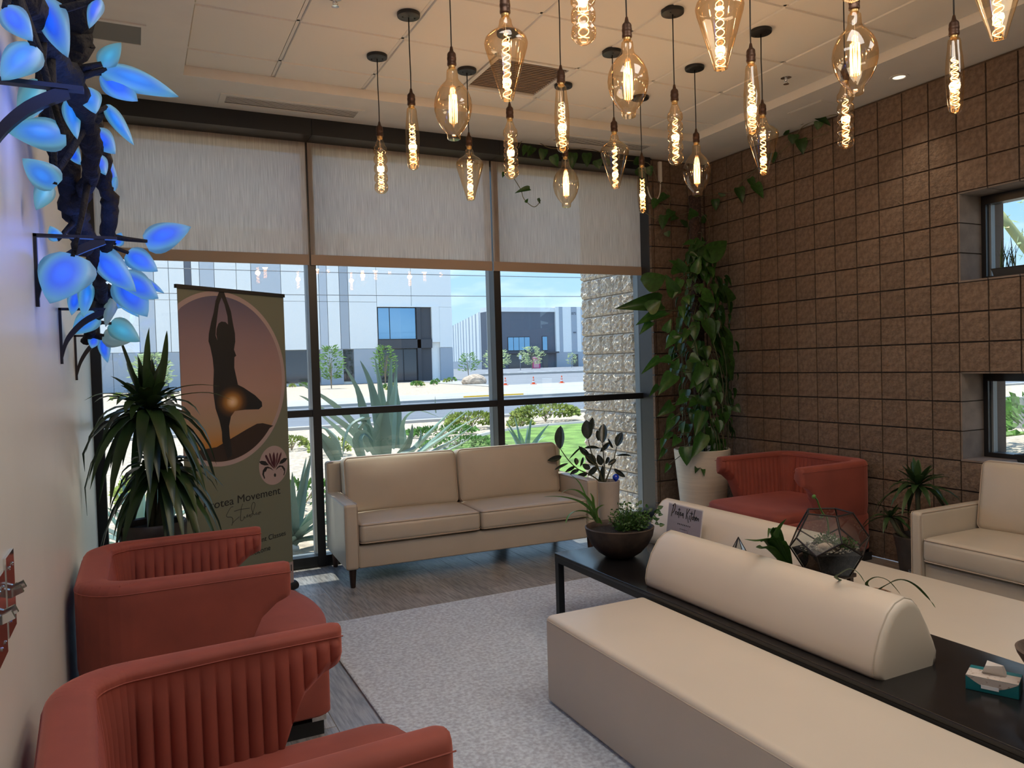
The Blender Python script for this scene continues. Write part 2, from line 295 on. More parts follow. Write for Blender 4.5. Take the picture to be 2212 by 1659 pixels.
POTHOS=[[[4.585,5.319,2.439],[4.808,5.259,2.665],0.189],[[4.325,5.311,2.327],[4.143,5.251,2.423],0.103],[[4.427,5.291,2.319],[4.446,5.231,2.456],0.095],[[4.483,5.258,2.598],[4.348,5.198,2.507],0.103],[[4.129,5.383,2.067],[3.727,5.323,2.041],0.163],[[3.918,5.298,1.991],[4.018,5.238,2.07],0.129],[[4.168,5.368,1.981],[3.822,5.308,1.892],0.12],[[4.002,5.359,1.895],[3.863,5.299,1.826],0.077],[[4.072,5.264,1.806],[4.09,5.204,1.902],0.077],[[4.438,5.221,2.124],[4.57,5.161,2.069],0.172],[[4.75,5.35,2.141],[4.929,5.29,2.12],0.172],[[4.436,5.301,1.96],[4.482,5.241,1.904],0.095],[[4.467,5.224,1.903],[4.53,5.164,1.729],0.155],[[4.683,5.336,1.788],[4.884,5.276,1.518],0.241],[[4.714,5.302,1.575],[4.814,5.242,1.379],0.189],[[4.179,5.242,2.122],[4.043,5.182,2.262],0.12],[[3.896,5.301,2.19],[4.09,5.241,2.303],0.189],[[4.253,5.289,2.314],[4.209,5.229,2.43],0.163],[[4.374,5.287,2.487],[4.421,5.227,2.455],0.048],[[4.362,5.205,2.559],[4.218,5.145,2.56],0.069],[[4.405,5.262,2.798],[4.336,5.202,2.85],0.103],[[4.138,5.242,1.436],[3.944,5.182,1.31],0.138],[[4.084,5.356,1.573],[3.862,5.296,1.486],0.077],[[4.146,5.275,1.553],[3.966,5.215,1.565],0.103],[[4.178,5.305,1.485],[4.207,5.245,1.568],0.086],[[4.079,5.373,1.336],[3.939,5.313,1.283],0.06],[[4.343,5.251,1.667],[4.263,5.191,1.717],0.077],[[4.475,5.306,1.65],[4.531,5.246,1.561],0.086],[[4.302,5.231,1.583],[4.379,5.171,1.546],0.103],[[4.433,5.21,1.511],[4.291,5.15,1.33],0.155],[[4.573,5.271,1.526],[4.427,5.211,1.29],0.155],[[4.559,5.228,1.543],[4.536,5.168,1.44],0.086],[[4.373,5.221,1.377],[4.331,5.161,1.278],0.077],[[4.437,5.25,1.238],[4.493,5.19,1.151],0.138],[[4.559,5.287,1.301],[4.636,5.227,1.177],0.12],[[4.428,5.218,1.102],[4.286,5.158,0.911],0.12],[[4.412,5.206,0.916],[4.26,5.146,0.729],0.138],[[4.284,5.289,0.799],[4.253,5.229,0.653],0.138],[[4.131,5.269,1.183],[3.979,5.209,1.11],0.103],[[4.213,5.324,1.075],[4.057,5.264,0.952],0.095],[[4.148,5.328,0.942],[4.037,5.268,0.869],0.077],[[4.053,5.288,0.883],[3.974,5.228,0.827],0.052],[[4.067,5.296,0.797],[3.968,5.236,0.743],0.052],[[4.566,5.287,0.761],[4.687,5.227,0.582],0.172],[[4.739,5.319,1.116],[4.751,5.259,1.013],0.138],[[4.908,5.352,1.124],[4.921,5.292,1.072],0.086],[[4.189,5.273,0.892],[4.098,5.213,0.836],0.086],[[4.108,5.3,0.658],[4.018,5.24,0.605],0.052],[[4.424,5.295,0.615],[4.341,5.235,0.577],0.052],[[4.436,5.257,0.601],[4.416,5.197,0.558],0.043],[[4.552,5.265,0.955],[4.539,5.205,0.804],0.138],[[4.411,5.272,1.204],[4.274,5.212,1.161],0.086],[[4.271,5.226,2.105],[4.252,5.166,2.049],0.069],[[4.226,5.244,2.257],[4.132,5.184,2.116],0.086],[[4.289,5.304,2.028],[4.259,5.244,1.921],0.069],[[4.218,5.277,1.788],[4.053,5.217,1.687],0.103],[[4.149,5.272,1.722],[4.187,5.212,1.769],0.077],[[4.266,5.205,1.818],[4.173,5.145,1.733],0.069],[[4.569,5.272,1.353],[4.648,5.212,1.264],0.12],[[4.278,5.266,1.244],[4.143,5.206,1.185],0.086],[[4.089,5.234,1.053],[4.009,5.174,0.978],0.086]]
VINE=[[[5.02,5.87,3.153],[5.02,5.576,3.121],[5.02,5.391,3.103],[5.02,5.33,3.161],[5.02,5.097,3.252],[5.02,4.825,3.323],[5.02,4.671,3.417],[5.02,4.571,3.464],[5.02,4.338,3.469],[5.02,4.163,3.423]],[[5.02,4.825,3.323],[5.02,4.722,3.354],[5.02,4.526,3.338],[5.02,4.34,3.342]],[[2.999,5.82,3.407],[3.046,5.82,3.478],[3.181,5.82,3.48],[3.317,5.82,3.438],[3.6,5.82,3.458],[3.721,5.82,3.47],[3.843,5.82,3.449],[4.043,5.82,3.405],[4.353,5.82,3.404],[4.455,5.82,3.249]],[[2.947,5.82,3.147],[3.01,5.82,3.054],[3.039,5.82,2.977],[3.118,5.82,2.919],[3.163,5.82,2.93],[3.201,5.82,2.98]],[[4.429,5.82,3.268],[4.561,5.82,3.17],[4.602,5.82,3.086],[4.566,5.82,2.997],[4.503,5.82,3.036],[4.609,5.82,2.956],[4.691,5.82,2.939],[4.831,5.82,2.978]],[[4.313,5.82,2.937],[4.418,5.82,2.892],[4.526,5.82,2.929],[4.664,5.82,2.981]],[[4.922,5.78,2.976],[4.994,5.78,2.927],[5.032,5.78,2.84],[5.016,5.78,2.705],[4.913,5.78,2.679]],[[4.814,5.8,2.964],[4.781,5.8,2.786],[4.751,5.8,2.696],[4.71,5.8,2.62]]]
VLEAF=[[[5.0,5.554,3.111],[4.99,5.556,3.08],0.075],[[5.0,5.651,3.079],[4.99,5.63,2.978],0.084],[[5.0,5.339,3.12],[4.99,5.273,2.992],0.098],[[5.0,5.137,3.104],[4.99,5.029,2.982],0.096],[[5.0,5.192,3.17],[4.99,5.116,3.07],0.065],[[5.0,4.677,3.416],[4.99,4.684,3.333],0.093],[[5.0,4.604,3.358],[4.99,4.573,3.235],0.1],[[5.0,4.726,3.449],[4.99,4.793,3.448],0.055],[[5.0,4.552,3.487],[4.99,4.631,3.486],0.054],[[5.0,4.434,3.489],[4.99,4.313,3.414],0.069],[[5.0,4.412,3.445],[4.99,4.428,3.382],0.076],[[5.0,4.505,3.487],[4.99,4.566,3.527],0.046],[[5.0,4.922,3.326],[4.99,4.903,3.234],0.087],[[3.079,5.8,3.429],[3.018,5.79,3.35],0.075],[[3.132,5.8,3.422],[3.071,5.79,3.347],0.082],[[3.236,5.8,3.417],[3.205,5.79,3.32],0.083],[[3.327,5.8,3.374],[3.355,5.79,3.274],0.091],[[3.529,5.8,3.413],[3.505,5.79,3.279],0.092],[[3.673,5.8,3.427],[3.663,5.79,3.301],0.093],[[3.779,5.8,3.375],[3.794,5.79,3.292],0.094],[[3.877,5.8,3.364],[3.92,5.79,3.365],0.079],[[3.089,5.8,3.063],[2.959,5.79,3.043],0.052],[[3.045,5.8,2.942],[3.059,5.79,2.98],0.029],[[3.168,5.8,2.99],[3.175,5.79,2.941],0.026],[[2.851,5.8,3.185],[2.823,5.79,3.142],0.036],[[4.182,5.8,3.413],[4.252,5.79,3.374],0.081],[[4.337,5.8,3.363],[4.354,5.79,3.276],0.09],[[4.206,5.8,3.33],[4.3,5.79,3.251],0.081],[[4.544,5.8,3.121],[4.453,5.79,3.048],0.091],[[4.435,5.8,3.07],[4.371,5.79,2.978],0.09],[[4.604,5.8,2.973],[4.529,5.79,2.902],0.091],[[4.658,5.8,2.92],[4.572,5.79,2.882],0.066],[[4.511,5.8,2.924],[4.472,5.79,2.79],0.098],[[4.533,5.8,2.773],[4.551,5.79,2.721],0.065],[[4.727,5.8,2.849],[4.776,5.79,2.881],0.1],[[4.809,5.8,2.788],[4.886,5.79,2.825],0.092],[[4.901,5.8,3.059],[4.808,5.79,3.05],0.093],[[4.814,5.8,2.964],[4.931,5.79,2.992],0.101],[[4.954,5.8,2.937],[5.001,5.79,2.876],0.093],[[4.919,5.8,2.704],[4.969,5.79,2.749],0.093],[[4.806,5.8,2.699],[4.853,5.79,2.655],0.075]]
AGAVE=[[[[2.55,9.0,0.624],[2.474,8.97,1.03],[2.37,8.94,1.351],[2.188,8.91,1.63]],0.205],[[[2.66,9.1,0.581],[2.611,9.07,1.018],[2.534,9.04,1.397],[2.421,9.01,1.665]],0.179],[[[2.775,9.2,0.591],[2.724,9.17,1.007],[2.686,9.14,1.39],[2.632,9.11,1.689]],0.153],[[[2.646,8.6,0.625],[2.661,8.57,0.935],[2.686,8.54,1.191],[2.712,8.51,1.459]],0.235],[[[2.834,9.3,0.578],[2.859,9.27,1.162],[2.871,9.24,1.549],[2.878,9.21,1.686]],0.099],[[[2.853,9.0,0.575],[2.858,8.97,1.009],[2.832,8.94,1.333],[2.847,8.91,1.654]],0.136],[[[2.55,9.2,0.553],[2.335,9.176,0.867],[2.072,9.152,1.149],[1.814,9.128,1.344],[1.698,9.104,1.427]],0.237],[[[2.439,8.9,0.562],[2.23,8.876,0.814],[1.974,8.852,1.036],[1.75,8.828,1.214],[1.649,8.804,1.281]],0.216],[[[2.201,8.4,0.614],[2.051,8.37,0.787],[1.857,8.34,0.995],[1.737,8.31,1.123]],0.204],[[[2.319,8.2,0.586],[2.176,8.183,0.84],[2.249,8.166,0.981],[2.196,8.149,0.997],[2.069,8.131,0.946],[1.987,8.114,0.787],[1.954,8.097,0.626]],0.174],[[[2.62,8.7,0.514],[2.459,8.67,0.736],[2.404,8.64,0.895],[2.32,8.61,0.953]],0.158],[[[2.869,8.8,0.511],[2.873,8.776,0.858],[2.925,8.752,0.988],[3.057,8.728,1.035],[3.299,8.704,0.943]],0.133],[[[2.757,8.3,0.542],[2.938,8.27,0.707],[3.093,8.24,0.876],[3.292,8.21,1.07]],0.189],[[[2.939,8.6,0.498],[3.183,8.57,0.666],[3.403,8.54,0.866],[3.627,8.51,1.041]],0.156],[[[2.925,8.4,0.544],[3.163,8.37,0.683],[3.406,8.34,0.825],[3.652,8.31,0.956]],0.14],[[[2.96,8.2,0.56],[3.166,8.17,0.648],[3.349,8.14,0.765],[3.534,8.11,0.895]],0.112],[[[2.965,8.0,0.554],[3.14,7.97,0.617],[3.318,7.94,0.706],[3.416,7.91,0.801]],0.085],[[[2.508,8.0,0.591],[2.614,7.97,0.706],[2.672,7.94,0.848],[2.677,7.91,0.946]],0.121],[[[2.501,7.9,0.601],[2.718,7.87,0.682],[2.762,7.84,0.825],[2.729,7.81,0.901]],0.12],[[[1.93,8.0,0.637],[1.883,7.97,0.829],[1.766,7.94,0.954],[1.67,7.91,0.984]],0.17],[[[1.836,7.9,0.608],[1.744,7.87,0.778],[1.663,7.84,0.899],[1.625,7.81,0.948]],0.168],[[[2.116,7.9,0.632],[2.067,7.87,0.823],[2.132,7.84,0.891],[2.215,7.81,0.795]],0.144],[[[2.507,8.5,0.542],[2.483,8.47,0.85],[2.52,8.44,1.051],[2.568,8.41,1.2]],0.283],[[[3.669,9.8,0.928],[3.648,9.76,1.051],[3.631,9.72,1.172]],0.036]]
SIL=[[0.3148,2.0787],[0.3554,2.0816],[0.3773,2.0283],[0.407,1.9588],[0.4198,1.8813],[0.4334,1.8164],[0.4334,1.7642],[0.4199,1.7118],[0.4373,1.6726],[0.4216,1.6628],[0.4166,1.5944],[0.4319,1.5286],[0.4423,1.4824],[0.4886,1.4628],[0.5867,1.4072],[0.6449,1.3587],[0.6468,1.3285],[0.6164,1.3109],[0.4979,1.3161],[0.4078,1.3133],[0.3742,1.2807],[0.3554,1.22],[0.3571,1.1577],[0.3683,1.0943],[0.37,1.0318],[0.3338,1.0051],[0.3163,1.0629],[0.2961,1.1267],[0.296,1.1882],[0.2796,1.2633],[0.2527,1.3385],[0.2417,1.4242],[0.2417,1.4849],[0.2509,1.5817],[0.2454,1.6546],[0.2309,1.7272],[0.2177,1.7632],[0.223,1.8115],[0.2445,1.8845],[0.2671,1.946],[0.2859,2.0199],[0.3147,2.0767]]
HOLE=[[0.3333,2.0448],[0.3555,2.0013],[0.3764,1.925],[0.378,1.8734],[0.3582,1.8888],[0.3258,1.8908],[0.301,1.8772],[0.285,1.8448],[0.28,1.8066],[0.2877,1.7686],[0.2749,1.8001],[0.2795,1.8447],[0.2955,1.9279],[0.3109,1.9987]]
HILL=[[0.0642,1.086],[0.1585,1.093],[0.2485,1.0951],[0.3271,1.1235],[0.4244,1.1575],[0.5082,1.1878],[0.5943,1.2152],[0.6464,1.2148],[0.7431,1.1896]]
STUDIO=[[[0.3646,0.6962],[0.3461,0.6959],[0.322,0.6715],[0.3073,0.6491],[0.3158,0.6385],[0.343,0.6332],[0.3563,0.6216],[0.3552,0.6001],[0.3472,0.5781]],[[0.3472,0.5781],[0.3549,0.5929],[0.3835,0.609],[0.4123,0.6217]],[[0.4447,0.7019],[0.4314,0.6731],[0.4249,0.6376],[0.421,0.6054],[0.4275,0.5931],[0.4443,0.5971],[0.4549,0.6172]],[[0.3724,0.6657],[0.4288,0.6681],[0.5029,0.6619]],[[0.4549,0.6172],[0.4567,0.6058],[0.4688,0.6071],[0.4816,0.6232],[0.4808,0.6066],[0.4932,0.6135],[0.5032,0.6191],[0.5003,0.6085],[0.5072,0.6015],[0.5224,0.6117],[0.528,0.6256],[0.5129,0.6172],[0.5003,0.6085]],[[0.528,0.6256],[0.5417,0.6529],[0.5503,0.6776],[0.5461,0.6915],[0.5339,0.6936],[0.5207,0.6754],[0.5196,0.6533],[0.5305,0.6251],[0.5397,0.6121],[0.5521,0.6135],[0.56,0.6233],[0.557,0.6126],[0.5669,0.6107],[0.5823,0.6191],[0.5924,0.621],[0.5867,0.607],[0.5767,0.6089],[0.5798,0.6196],[0.6023,0.6173]]]
LOGO=[[[0.6595,0.9976],[0.6721,0.9942],[0.7005,0.9429],[0.7349,0.8999],[0.7345,0.8922],[0.6847,0.9372],[0.6563,0.9866]],[[0.696,1.0067],[0.7075,0.9996],[0.7216,0.9479],[0.7375,0.8995],[0.7105,0.9339],[0.6949,0.9857]],[[0.7378,1.0095],[0.745,0.9952],[0.7532,0.9478],[0.7408,0.8914],[0.7238,0.9399],[0.7262,0.9858]],[[0.7729,1.0027],[0.7777,0.9913],[0.7688,0.9419],[0.7426,0.895],[0.7556,0.9436],[0.7632,0.9891]],[[0.8092,1.0012],[0.811,0.9835],[0.7898,0.9353],[0.7423,0.8892],[0.7684,0.9342],[0.7921,0.9818]],[[0.6002,0.9576],[0.6246,0.962],[0.6598,0.9538],[0.6892,0.9233],[0.6482,0.9267],[0.6184,0.9383]],[[0.7836,0.9186],[0.8008,0.9417],[0.8339,0.9552],[0.8675,0.9491],[0.8461,0.9282],[0.8158,0.9183]],[[0.7312,0.8791],[0.7088,0.9015],[0.6785,0.9159],[0.6527,0.9147],[0.6314,0.8948],[0.625,0.8692],[0.6412,0.8365],[0.65,0.839],[0.6401,0.867],[0.6461,0.8833],[0.6588,0.8834],[0.6727,0.9044],[0.6983,0.899]],[[0.7498,0.8805],[0.7666,0.8995],[0.7884,0.909],[0.8204,0.9021],[0.8409,0.8778],[0.8397,0.8543],[0.8277,0.8325],[0.8214,0.8373],[0.8318,0.8594],[0.8193,0.8807],[0.804,0.8984],[0.777,0.8942]],[[0.742,0.8622],[0.7525,0.851],[0.7502,0.8378],[0.7406,0.8342],[0.732,0.8424],[0.7316,0.854]]]
SPK=[-0.028,4.770]
LGC=[.733,.917]
# ------------------------------------------------------------------ materials
m_wallpaint = M('semi_gloss_wall_paint', (.63, .62, .575), .36, var=.03, vscale=2, bump=.06, bscale=9, bstretch=(1, 1, .6))
m_white = M('matte_ceiling_paint', (.72, .70, .65), .85, var=.02)
m_tile = M('ceiling_tile_board', (.74, .72, .66), .9, bump=.25, bscale=240, bdist=.002, rnd=.015)
m_grid = M('white_grid_metal', (.70, .68, .63), .5)
m_block = M('brown_split_face_block', (.175, .122, .088), .95, var=.20, vscale=30, bump=.9, bscale=60, bdist=.011, rnd=.08, spec=.2)
m_mortar = M('brown_mortar', (.098, .070, .051), .95, bump=.4, bscale=90, bdist=.004)
m_blocksmooth = M('grey_brown_smooth_block', (.185, .145, .118), .92, var=.15, vscale=9, bump=.3, bscale=120, bdist=.003, rnd=.06)
m_block_out = M('tan_split_face_block', (.86, .72, .60), .95, var=.25, vscale=30, bump=1.0, bscale=60, bdist=.025, rnd=.07, spec=.2)
m_mortar_out = M('tan_mortar', (.46, .39, .33), .95)
m_black = M('black_anodised_frame', (.012, .012, .013), .35)
m_blackmatte = M('black_powder_coat', (.010, .010, .010), .5)
m_alu = M('grey_outer_frame', (.16, .18, .19), .4)
m_pane = glass('window_glass', (.86, .90, .895), .05, .55)
m_plank = M('grey_wood_floor', (.34, .32, .30), .28, col2=(.17, .158, .148), vscale=7, vdet=8, vpos=(.36, .62), vstretch=(10, .9, 1), bump=.25, bscale=30, bstretch=(9, .5, 1), bdist=.003, rnd=.22)
m_rug = M('grey_cut_pile_rug', (.66, .74, .86), 1.0, var=.22, vscale=55, bump=1.0, bscale=330, bdist=.008, spec=.1, sheen=.3)
m_cream = M('cream_leather', (.47, .405, .32), .38, var=.04, vscale=3, bump=.10, bscale=220, bdist=.002)
m_creampipe = M('cream_piping', (.42, .33, .25), .45)
m_offwhite = M('off_white_vinyl', (.56, .49, .40), .40, var=.025, vscale=2, bump=.06, bscale=260, bdist=.0015)
m_seam = M('vinyl_seam', (.46, .395, .31), .6)
m_coral = M('coral_velvet', (.245, .050, .030), .75, var=.12, vscale=5, sheen=1.0, bump=.1, bscale=300, bdist=.001)
m_darkwood = M('dark_walnut_leg', (.030, .014, .009), .35, var=.3, vscale=12, vstretch=(1, 1, .15))
m_brownwood = M('brown_wood_leg', (.10, .05, .03), .4, var=.3, vscale=12)
m_chrome = M('polished_chrome', (.75, .75, .75), .12, metal=1)
m_tabletop = M('black_lacquered_steel', (.010, .009, .009), .22, var=.2, vscale=30)
m_blind = None
m_fabric = M('banner_sage_film', (.155, .165, .115), .55)
m_pink = M('banner_pale_pink', (.38, .29, .275), .55)
m_printblack = M('print_black', (.010, .009, .009), .6)
m_printmaroon = M('print_maroon', (.060, .008, .015), .6)
m_cord = M('black_cloth_cord', (.008, .008, .008), .6)
m_canopy = M('black_canopy', (.010, .010, .011), .45)
m_socket = M('bronze_socket', (.060, .030, .018), .42, metal=.6, var=.25, vscale=40)
m_brass = M('brass_screw_base', (.45, .30, .12), .35, metal=.8)
m_amber = glass('amber_bulb_glass', (.97, .90, .78), .07, .75, edge_tint=(.86, .62, .34))
m_fil = M('glowing_filament', (1, .6, .2), .5, emit=(1, .42, .09), emit_s=16)
m_fil.cycles.emission_sampling = 'NONE'
m_glasswire = M('support_glass', (.6, .5, .4), .3)
m_bark = M('dark_bark', (.011, .008, .006), .85, var=.5, vscale=14, bump=1.0, bscale=22, bdist=.03, bstretch=(1, 1, 1))
m_bracket = M('black_iron_bracket', (.014, .010, .012), .5)
m_speaker = M('grey_speaker_mesh', (.22, .22, .21), .8, bump=.6, bscale=500, bdist=.002)
m_grille = M('brown_grille_slat', (.20, .16, .13), .6)
m_slot = M('dark_vent_slot', (.03, .02, .017), .7)
m_potdark = M('dark_ceramic_pot', (.05, .04, .033), .45, var=.35, vscale=9)
m_potcream = M('cream_ceramic_pot', (.66, .58, .47), .45, var=.05, vscale=10, vstretch=(.3, .3, 8), bump=.15, bscale=16, bstretch=(.2, .2, 8), bdist=.004)
m_potwhite = M('pale_stone_pot', (.55, .48, .42), .6, var=.06)
m_bowl = M('rustic_brown_bowl', (.060, .038, .026), .6, col2=(.024, .015, .011), vscale=12, bump=.5, bscale=26, bdist=.006)
m_clay = M('tan_clay_pot', (.36, .22, .14), .7)
m_greybowl = M('weathered_grey_pot', (.17, .12, .09), .75, col2=(.08, .055, .04), vscale=14, bump=.6, bscale=40, bdist=.006)
m_soil = M('dark_potting_soil', (.018, .012, .009), 1, var=.5, vscale=60, bump=1, bscale=110, bdist=.02)
m_pebble = M('pale_gravel', (.42, .36, .29), .9, var=.4, vscale=50, bump=1, bscale=120, bdist=.01, voro=True)
m_drac = M('dark_strap_leaf', (.030, .062, .018), .34, var=.3, vscale=4, thin=.18, rnd=.25)
m_pothos = M('green_heart_leaf', (.030, .088, .015), .32, var=.28, vscale=5, thin=.28, rnd=.30)
m_rubber = M('burgundy_green_leaf', (.030, .040, .030), .22, var=.25, vscale=3, thin=.10, rnd=.25, coat=.3)
m_spider = M('bright_strap_leaf', (.11, .24, .045), .35, var=.25, vscale=5, thin=.30, rnd=.2)
m_fern = M('fine_green_foliage', (.055, .13, .025), .5, var=.45, vscale=40, thin=.3)
m_stem = M('brown_green_stem', (.075, .075, .035), .6, rnd=.2)
m_drystem = M('dry_vine', (.17, .14, .075), .7)
m_moss = M('brown_coir_pole', (.045, .024, .018), 1, var=.5, vscale=60, bump=1, bscale=80, bdist=.02)
m_blueglass = M('blue_glass_globe', (.02, .08, .8), .05, trans=.3, coat=1)
m_agave = M('pale_blue_green_agave', (.20, .30, .245), .5, var=.16, vscale=3, thin=.10, rnd=.32)
m_teal = M('teal_printed_card', (.006, .135, .15), .45)
m_cardwhite = M('white_printed_card', (.50, .44, .39), .6, col2=(.30, .22, .17), vscale=60, vpos=(.34, .42))
m_tissue = M('white_tissue', (.78, .74, .70), .8, thin=.4)
m_card = M('lilac_card', (.33, .295, .335), .6)
m_cardrim = M('clear_acrylic_rim', (.62, .58, .58), .2)
m_cardray = M('card_leaf_print', (.25, .155, .17), .6)
m_tglass = glass('terrarium_glass', (.82, .86, .86), .13, .65)
m_came = M('dark_metal_came', (.022, .016, .014), .4, metal=.5)
# outside
m_gravel = M('tan_desert_gravel', (.50, .40, .30), .95, var=.28, vscale=9, bump=.6, bscale=18, bdist=.05)
m_road = M('grey_asphalt', (.16, .17, .19), .85, var=.12, vscale=.6, vstretch=(.3, 3, 1))
m_lot = M('pale_asphalt', (.22, .225, .24), .9, var=.1, vscale=.3)
m_conc = M('pale_concrete', (.42, .395, .36), .9, var=.07, vscale=.5)
m_lawn = M('lawn_grass', (.18, .29, .06), .95, var=.35, vscale=2.5, bump=.8, bscale=30, bdist=.05)
m_yellow = M('yellow_paint', (.85, .50, .04), .7)
m_whiteline = M('white_road_paint', (.75, .76, .76), .7)
m_bwhite = M('white_tilt_up_panel', (.92, .92, .89), .8, var=.02)
m_bpale = M('pale_grey_panel', (.56, .60, .65), .8)
m_bgrey = M('mid_grey_panel', (.42, .46, .51), .8)
m_bdark = M('dark_slate_panel', (.14, .155, .19), .8)
m_bblack = M('charcoal_panel', (.065, .068, .078), .6)
m_bglass = M('blue_storefront_glass', (.22, .40, .62), .04, metal=.85)
m_bglassdk = M('dark_storefront_glass', (.07, .08, .10), .05, metal=.7)
m_mull = M('dark_mullion', (.035, .037, .042), .5)
m_shrub = M('olive_shrub_leaf', (.26, .31, .06), .8, var=.5, vscale=8, thin=.25)
m_shrubg = M('green_shrub_leaf', (.10, .22, .035), .8, var=.5, vscale=8, thin=.25)
m_tree = M('pale_desert_tree_leaf', (.36, .44, .22), .8, var=.35, vscale=3, thin=.25)
m_trunk = M('tan_trunk', (.30, .23, .15), .9, var=.3, vscale=10)
m_rock = M('tan_boulder', (.55, .42, .31), .95, var=.25, vscale=4, bump=.8, bscale=7, bdist=.1)
m_cone = M('orange_cone', (.80, .10, .015), .6)
m_pinkbox = M('magenta_plastic', (.62, .05, .19), .5)
m_pinkroof = M('pale_pink_plastic', (.72, .35, .42), .5)
m_post = M('grey_post', (.22, .23, .25), .6)
m_wire = M('power_wire', (.10, .11, .12), .6)

# woven roller shade: diffuse plus translucent cloth with a small open weave
def blind_mat():
    m = bpy.data.materials.new('woven_shade_cloth'); m.use_nodes = True; t = m.node_tree; t.nodes.clear(); k = t.links.new
    out = nd(t, 'ShaderNodeOutputMaterial'); df = nd(t, 'ShaderNodeBsdfDiffuse'); tl = nd(t, 'ShaderNodeBsdfTranslucent'); tr = nd(t, 'ShaderNodeBsdfTransparent')
    tcn = nd(t, 'ShaderNodeTexCoord'); q = nd(t, 'ShaderNodeMapping'); q.inputs['Scale'].default_value = (150, 1, 5); k(tcn.outputs['Object'], q.inputs[0])
    n = nd(t, 'ShaderNodeTexNoise'); n.inputs['Scale'].default_value = 1.0; n.inputs['Detail'].default_value = 4; k(q.outputs[0], n.inputs['Vector'])
    rp = ramp(t, [(.3, (.40, .355, .315)), (.7, (.56, .51, .46))]); k(n.outputs[0], rp.inputs[0]); k(rp.outputs[0], df.inputs[0])
    rp2 = ramp(t, [(.3, (.70, .59, .49)), (.7, (.98, .85, .73))]); k(n.outputs[0], rp2.inputs[0]); k(rp2.outputs[0], tl.inputs[0])
    a = nd(t, 'ShaderNodeMixShader'); a.inputs[0].default_value = .5; k(df.outputs[0], a.inputs[1]); k(tl.outputs[0], a.inputs[2])
    b = nd(t, 'ShaderNodeMixShader'); b.inputs[0].default_value = .22; k(a.outputs[0], b.inputs[1]); k(tr.outputs[0], b.inputs[2]); k(b.outputs[0], out.inputs[0]); return m
m_blind = blind_mat()
m_hem = M('shade_hem_bar', (.36, .28, .22), .7)
# lit frosted leaf of the sculpture: LED inside, brightest along the midrib near the stem
def glow_leaf(name, core, rim, s):
    m = bpy.data.materials.new(name); m.use_nodes = True; t = m.node_tree; t.nodes.clear(); k = t.links.new
    out = nd(t, 'ShaderNodeOutputMaterial'); b = nd(t, 'ShaderNodeBsdfPrincipled'); b.inputs['Base Color'].default_value = (.12, .16, .18, 1); b.inputs['Roughness'].default_value = .4
    tcn = nd(t, 'ShaderNodeTexCoord'); mp = nd(t, 'ShaderNodeMapping'); mp.inputs['Location'].default_value = (0, -.42 * 1.0, 0); mp.inputs['Scale'].default_value = (2.3, 1.75, 1.2)
    k(tcn.outputs['Object'], mp.inputs[0]); mp.inputs['Location'].default_value = (0, -.75, 0)
    ln = nd(t, 'ShaderNodeVectorMath', operation='LENGTH'); k(mp.outputs[0], ln.inputs[0])
    rp = ramp(t, [(0, core), (.42, tuple(c * .62 for c in core)), (.85, rim), (1, tuple(c * .6 for c in rim))]); k(ln.outputs['Value'], rp.inputs[0])
    k(rp.outputs[0], b.inputs['Emission Color']); b.inputs['Emission Strength'].default_value = s; k(b.outputs[0], out.inputs[0]); m.cycles.emission_sampling = 'NONE'; return m
m_glow = [glow_leaf('lit_blue_leaf', (.0, .10, 1.0), (.05, .19, .36), 1.15), glow_leaf('lit_azure_leaf', (.01, .24, 1.0), (.06, .24, .38), 1.0), glow_leaf('lit_cyan_leaf', (.05, .44, .66), (.06, .22, .26), .85), glow_leaf('pale_leaf', (.20, .34, .38), (.14, .22, .22), .6)]
# ------------------------------------------------------------------ room shell
XL, XR, YW, YB, ZS, ZT = -.28, 5.058, 6.166, -3.2, 3.469, 3.534
B = .2032
def struct(o): return tag(o, kind='structure')
# left wall: painted plasterboard, slightly glossy
struct(MB().box(XL - .14, XL, YB, YW + .12, 0, ZS).obj('wall_left', m_wallpaint))
# floor: concrete bed with planks as pieces
fl = struct(MB().box(XL, XR, YB, YW - .02, -.06, -.004).obj('floor', m_slot))
plank_me = []
for j in range(3):
    mb = MB(); l, wd = 1.22, .203; e = .0022
    mb.loft([[(x, y, -.004) for x, y in ((0, 0), (wd, 0), (wd, l), (0, l))], [(x, y, -.0012) for x, y in ((0, 0), (wd, 0), (wd, l), (0, l))],
             [(x, y, 0) for x, y in ((e, e), (wd - e, e), (wd - e, l - e), (e, l - e))]], cap0=False)
    plank_me.append(mb.mesh('plank', m_plank))
rp = random.Random(5)
for i in range(27):
    x = -.28 + i * .2032 - .005; y = YB - rp.uniform(0, 1.1)
    while y < 6.13:
        y1 = min(y + 1.22, 6.135)
        if y1 > -.9 and y1 - y > .05:
            p = inst('plank', plank_me[i % 3], fl); p.location = (x, y, 0); p.scale = (min(1, (5.055 - x) / .203), (y1 - y) / 1.22, 1)
        y += 1.2225

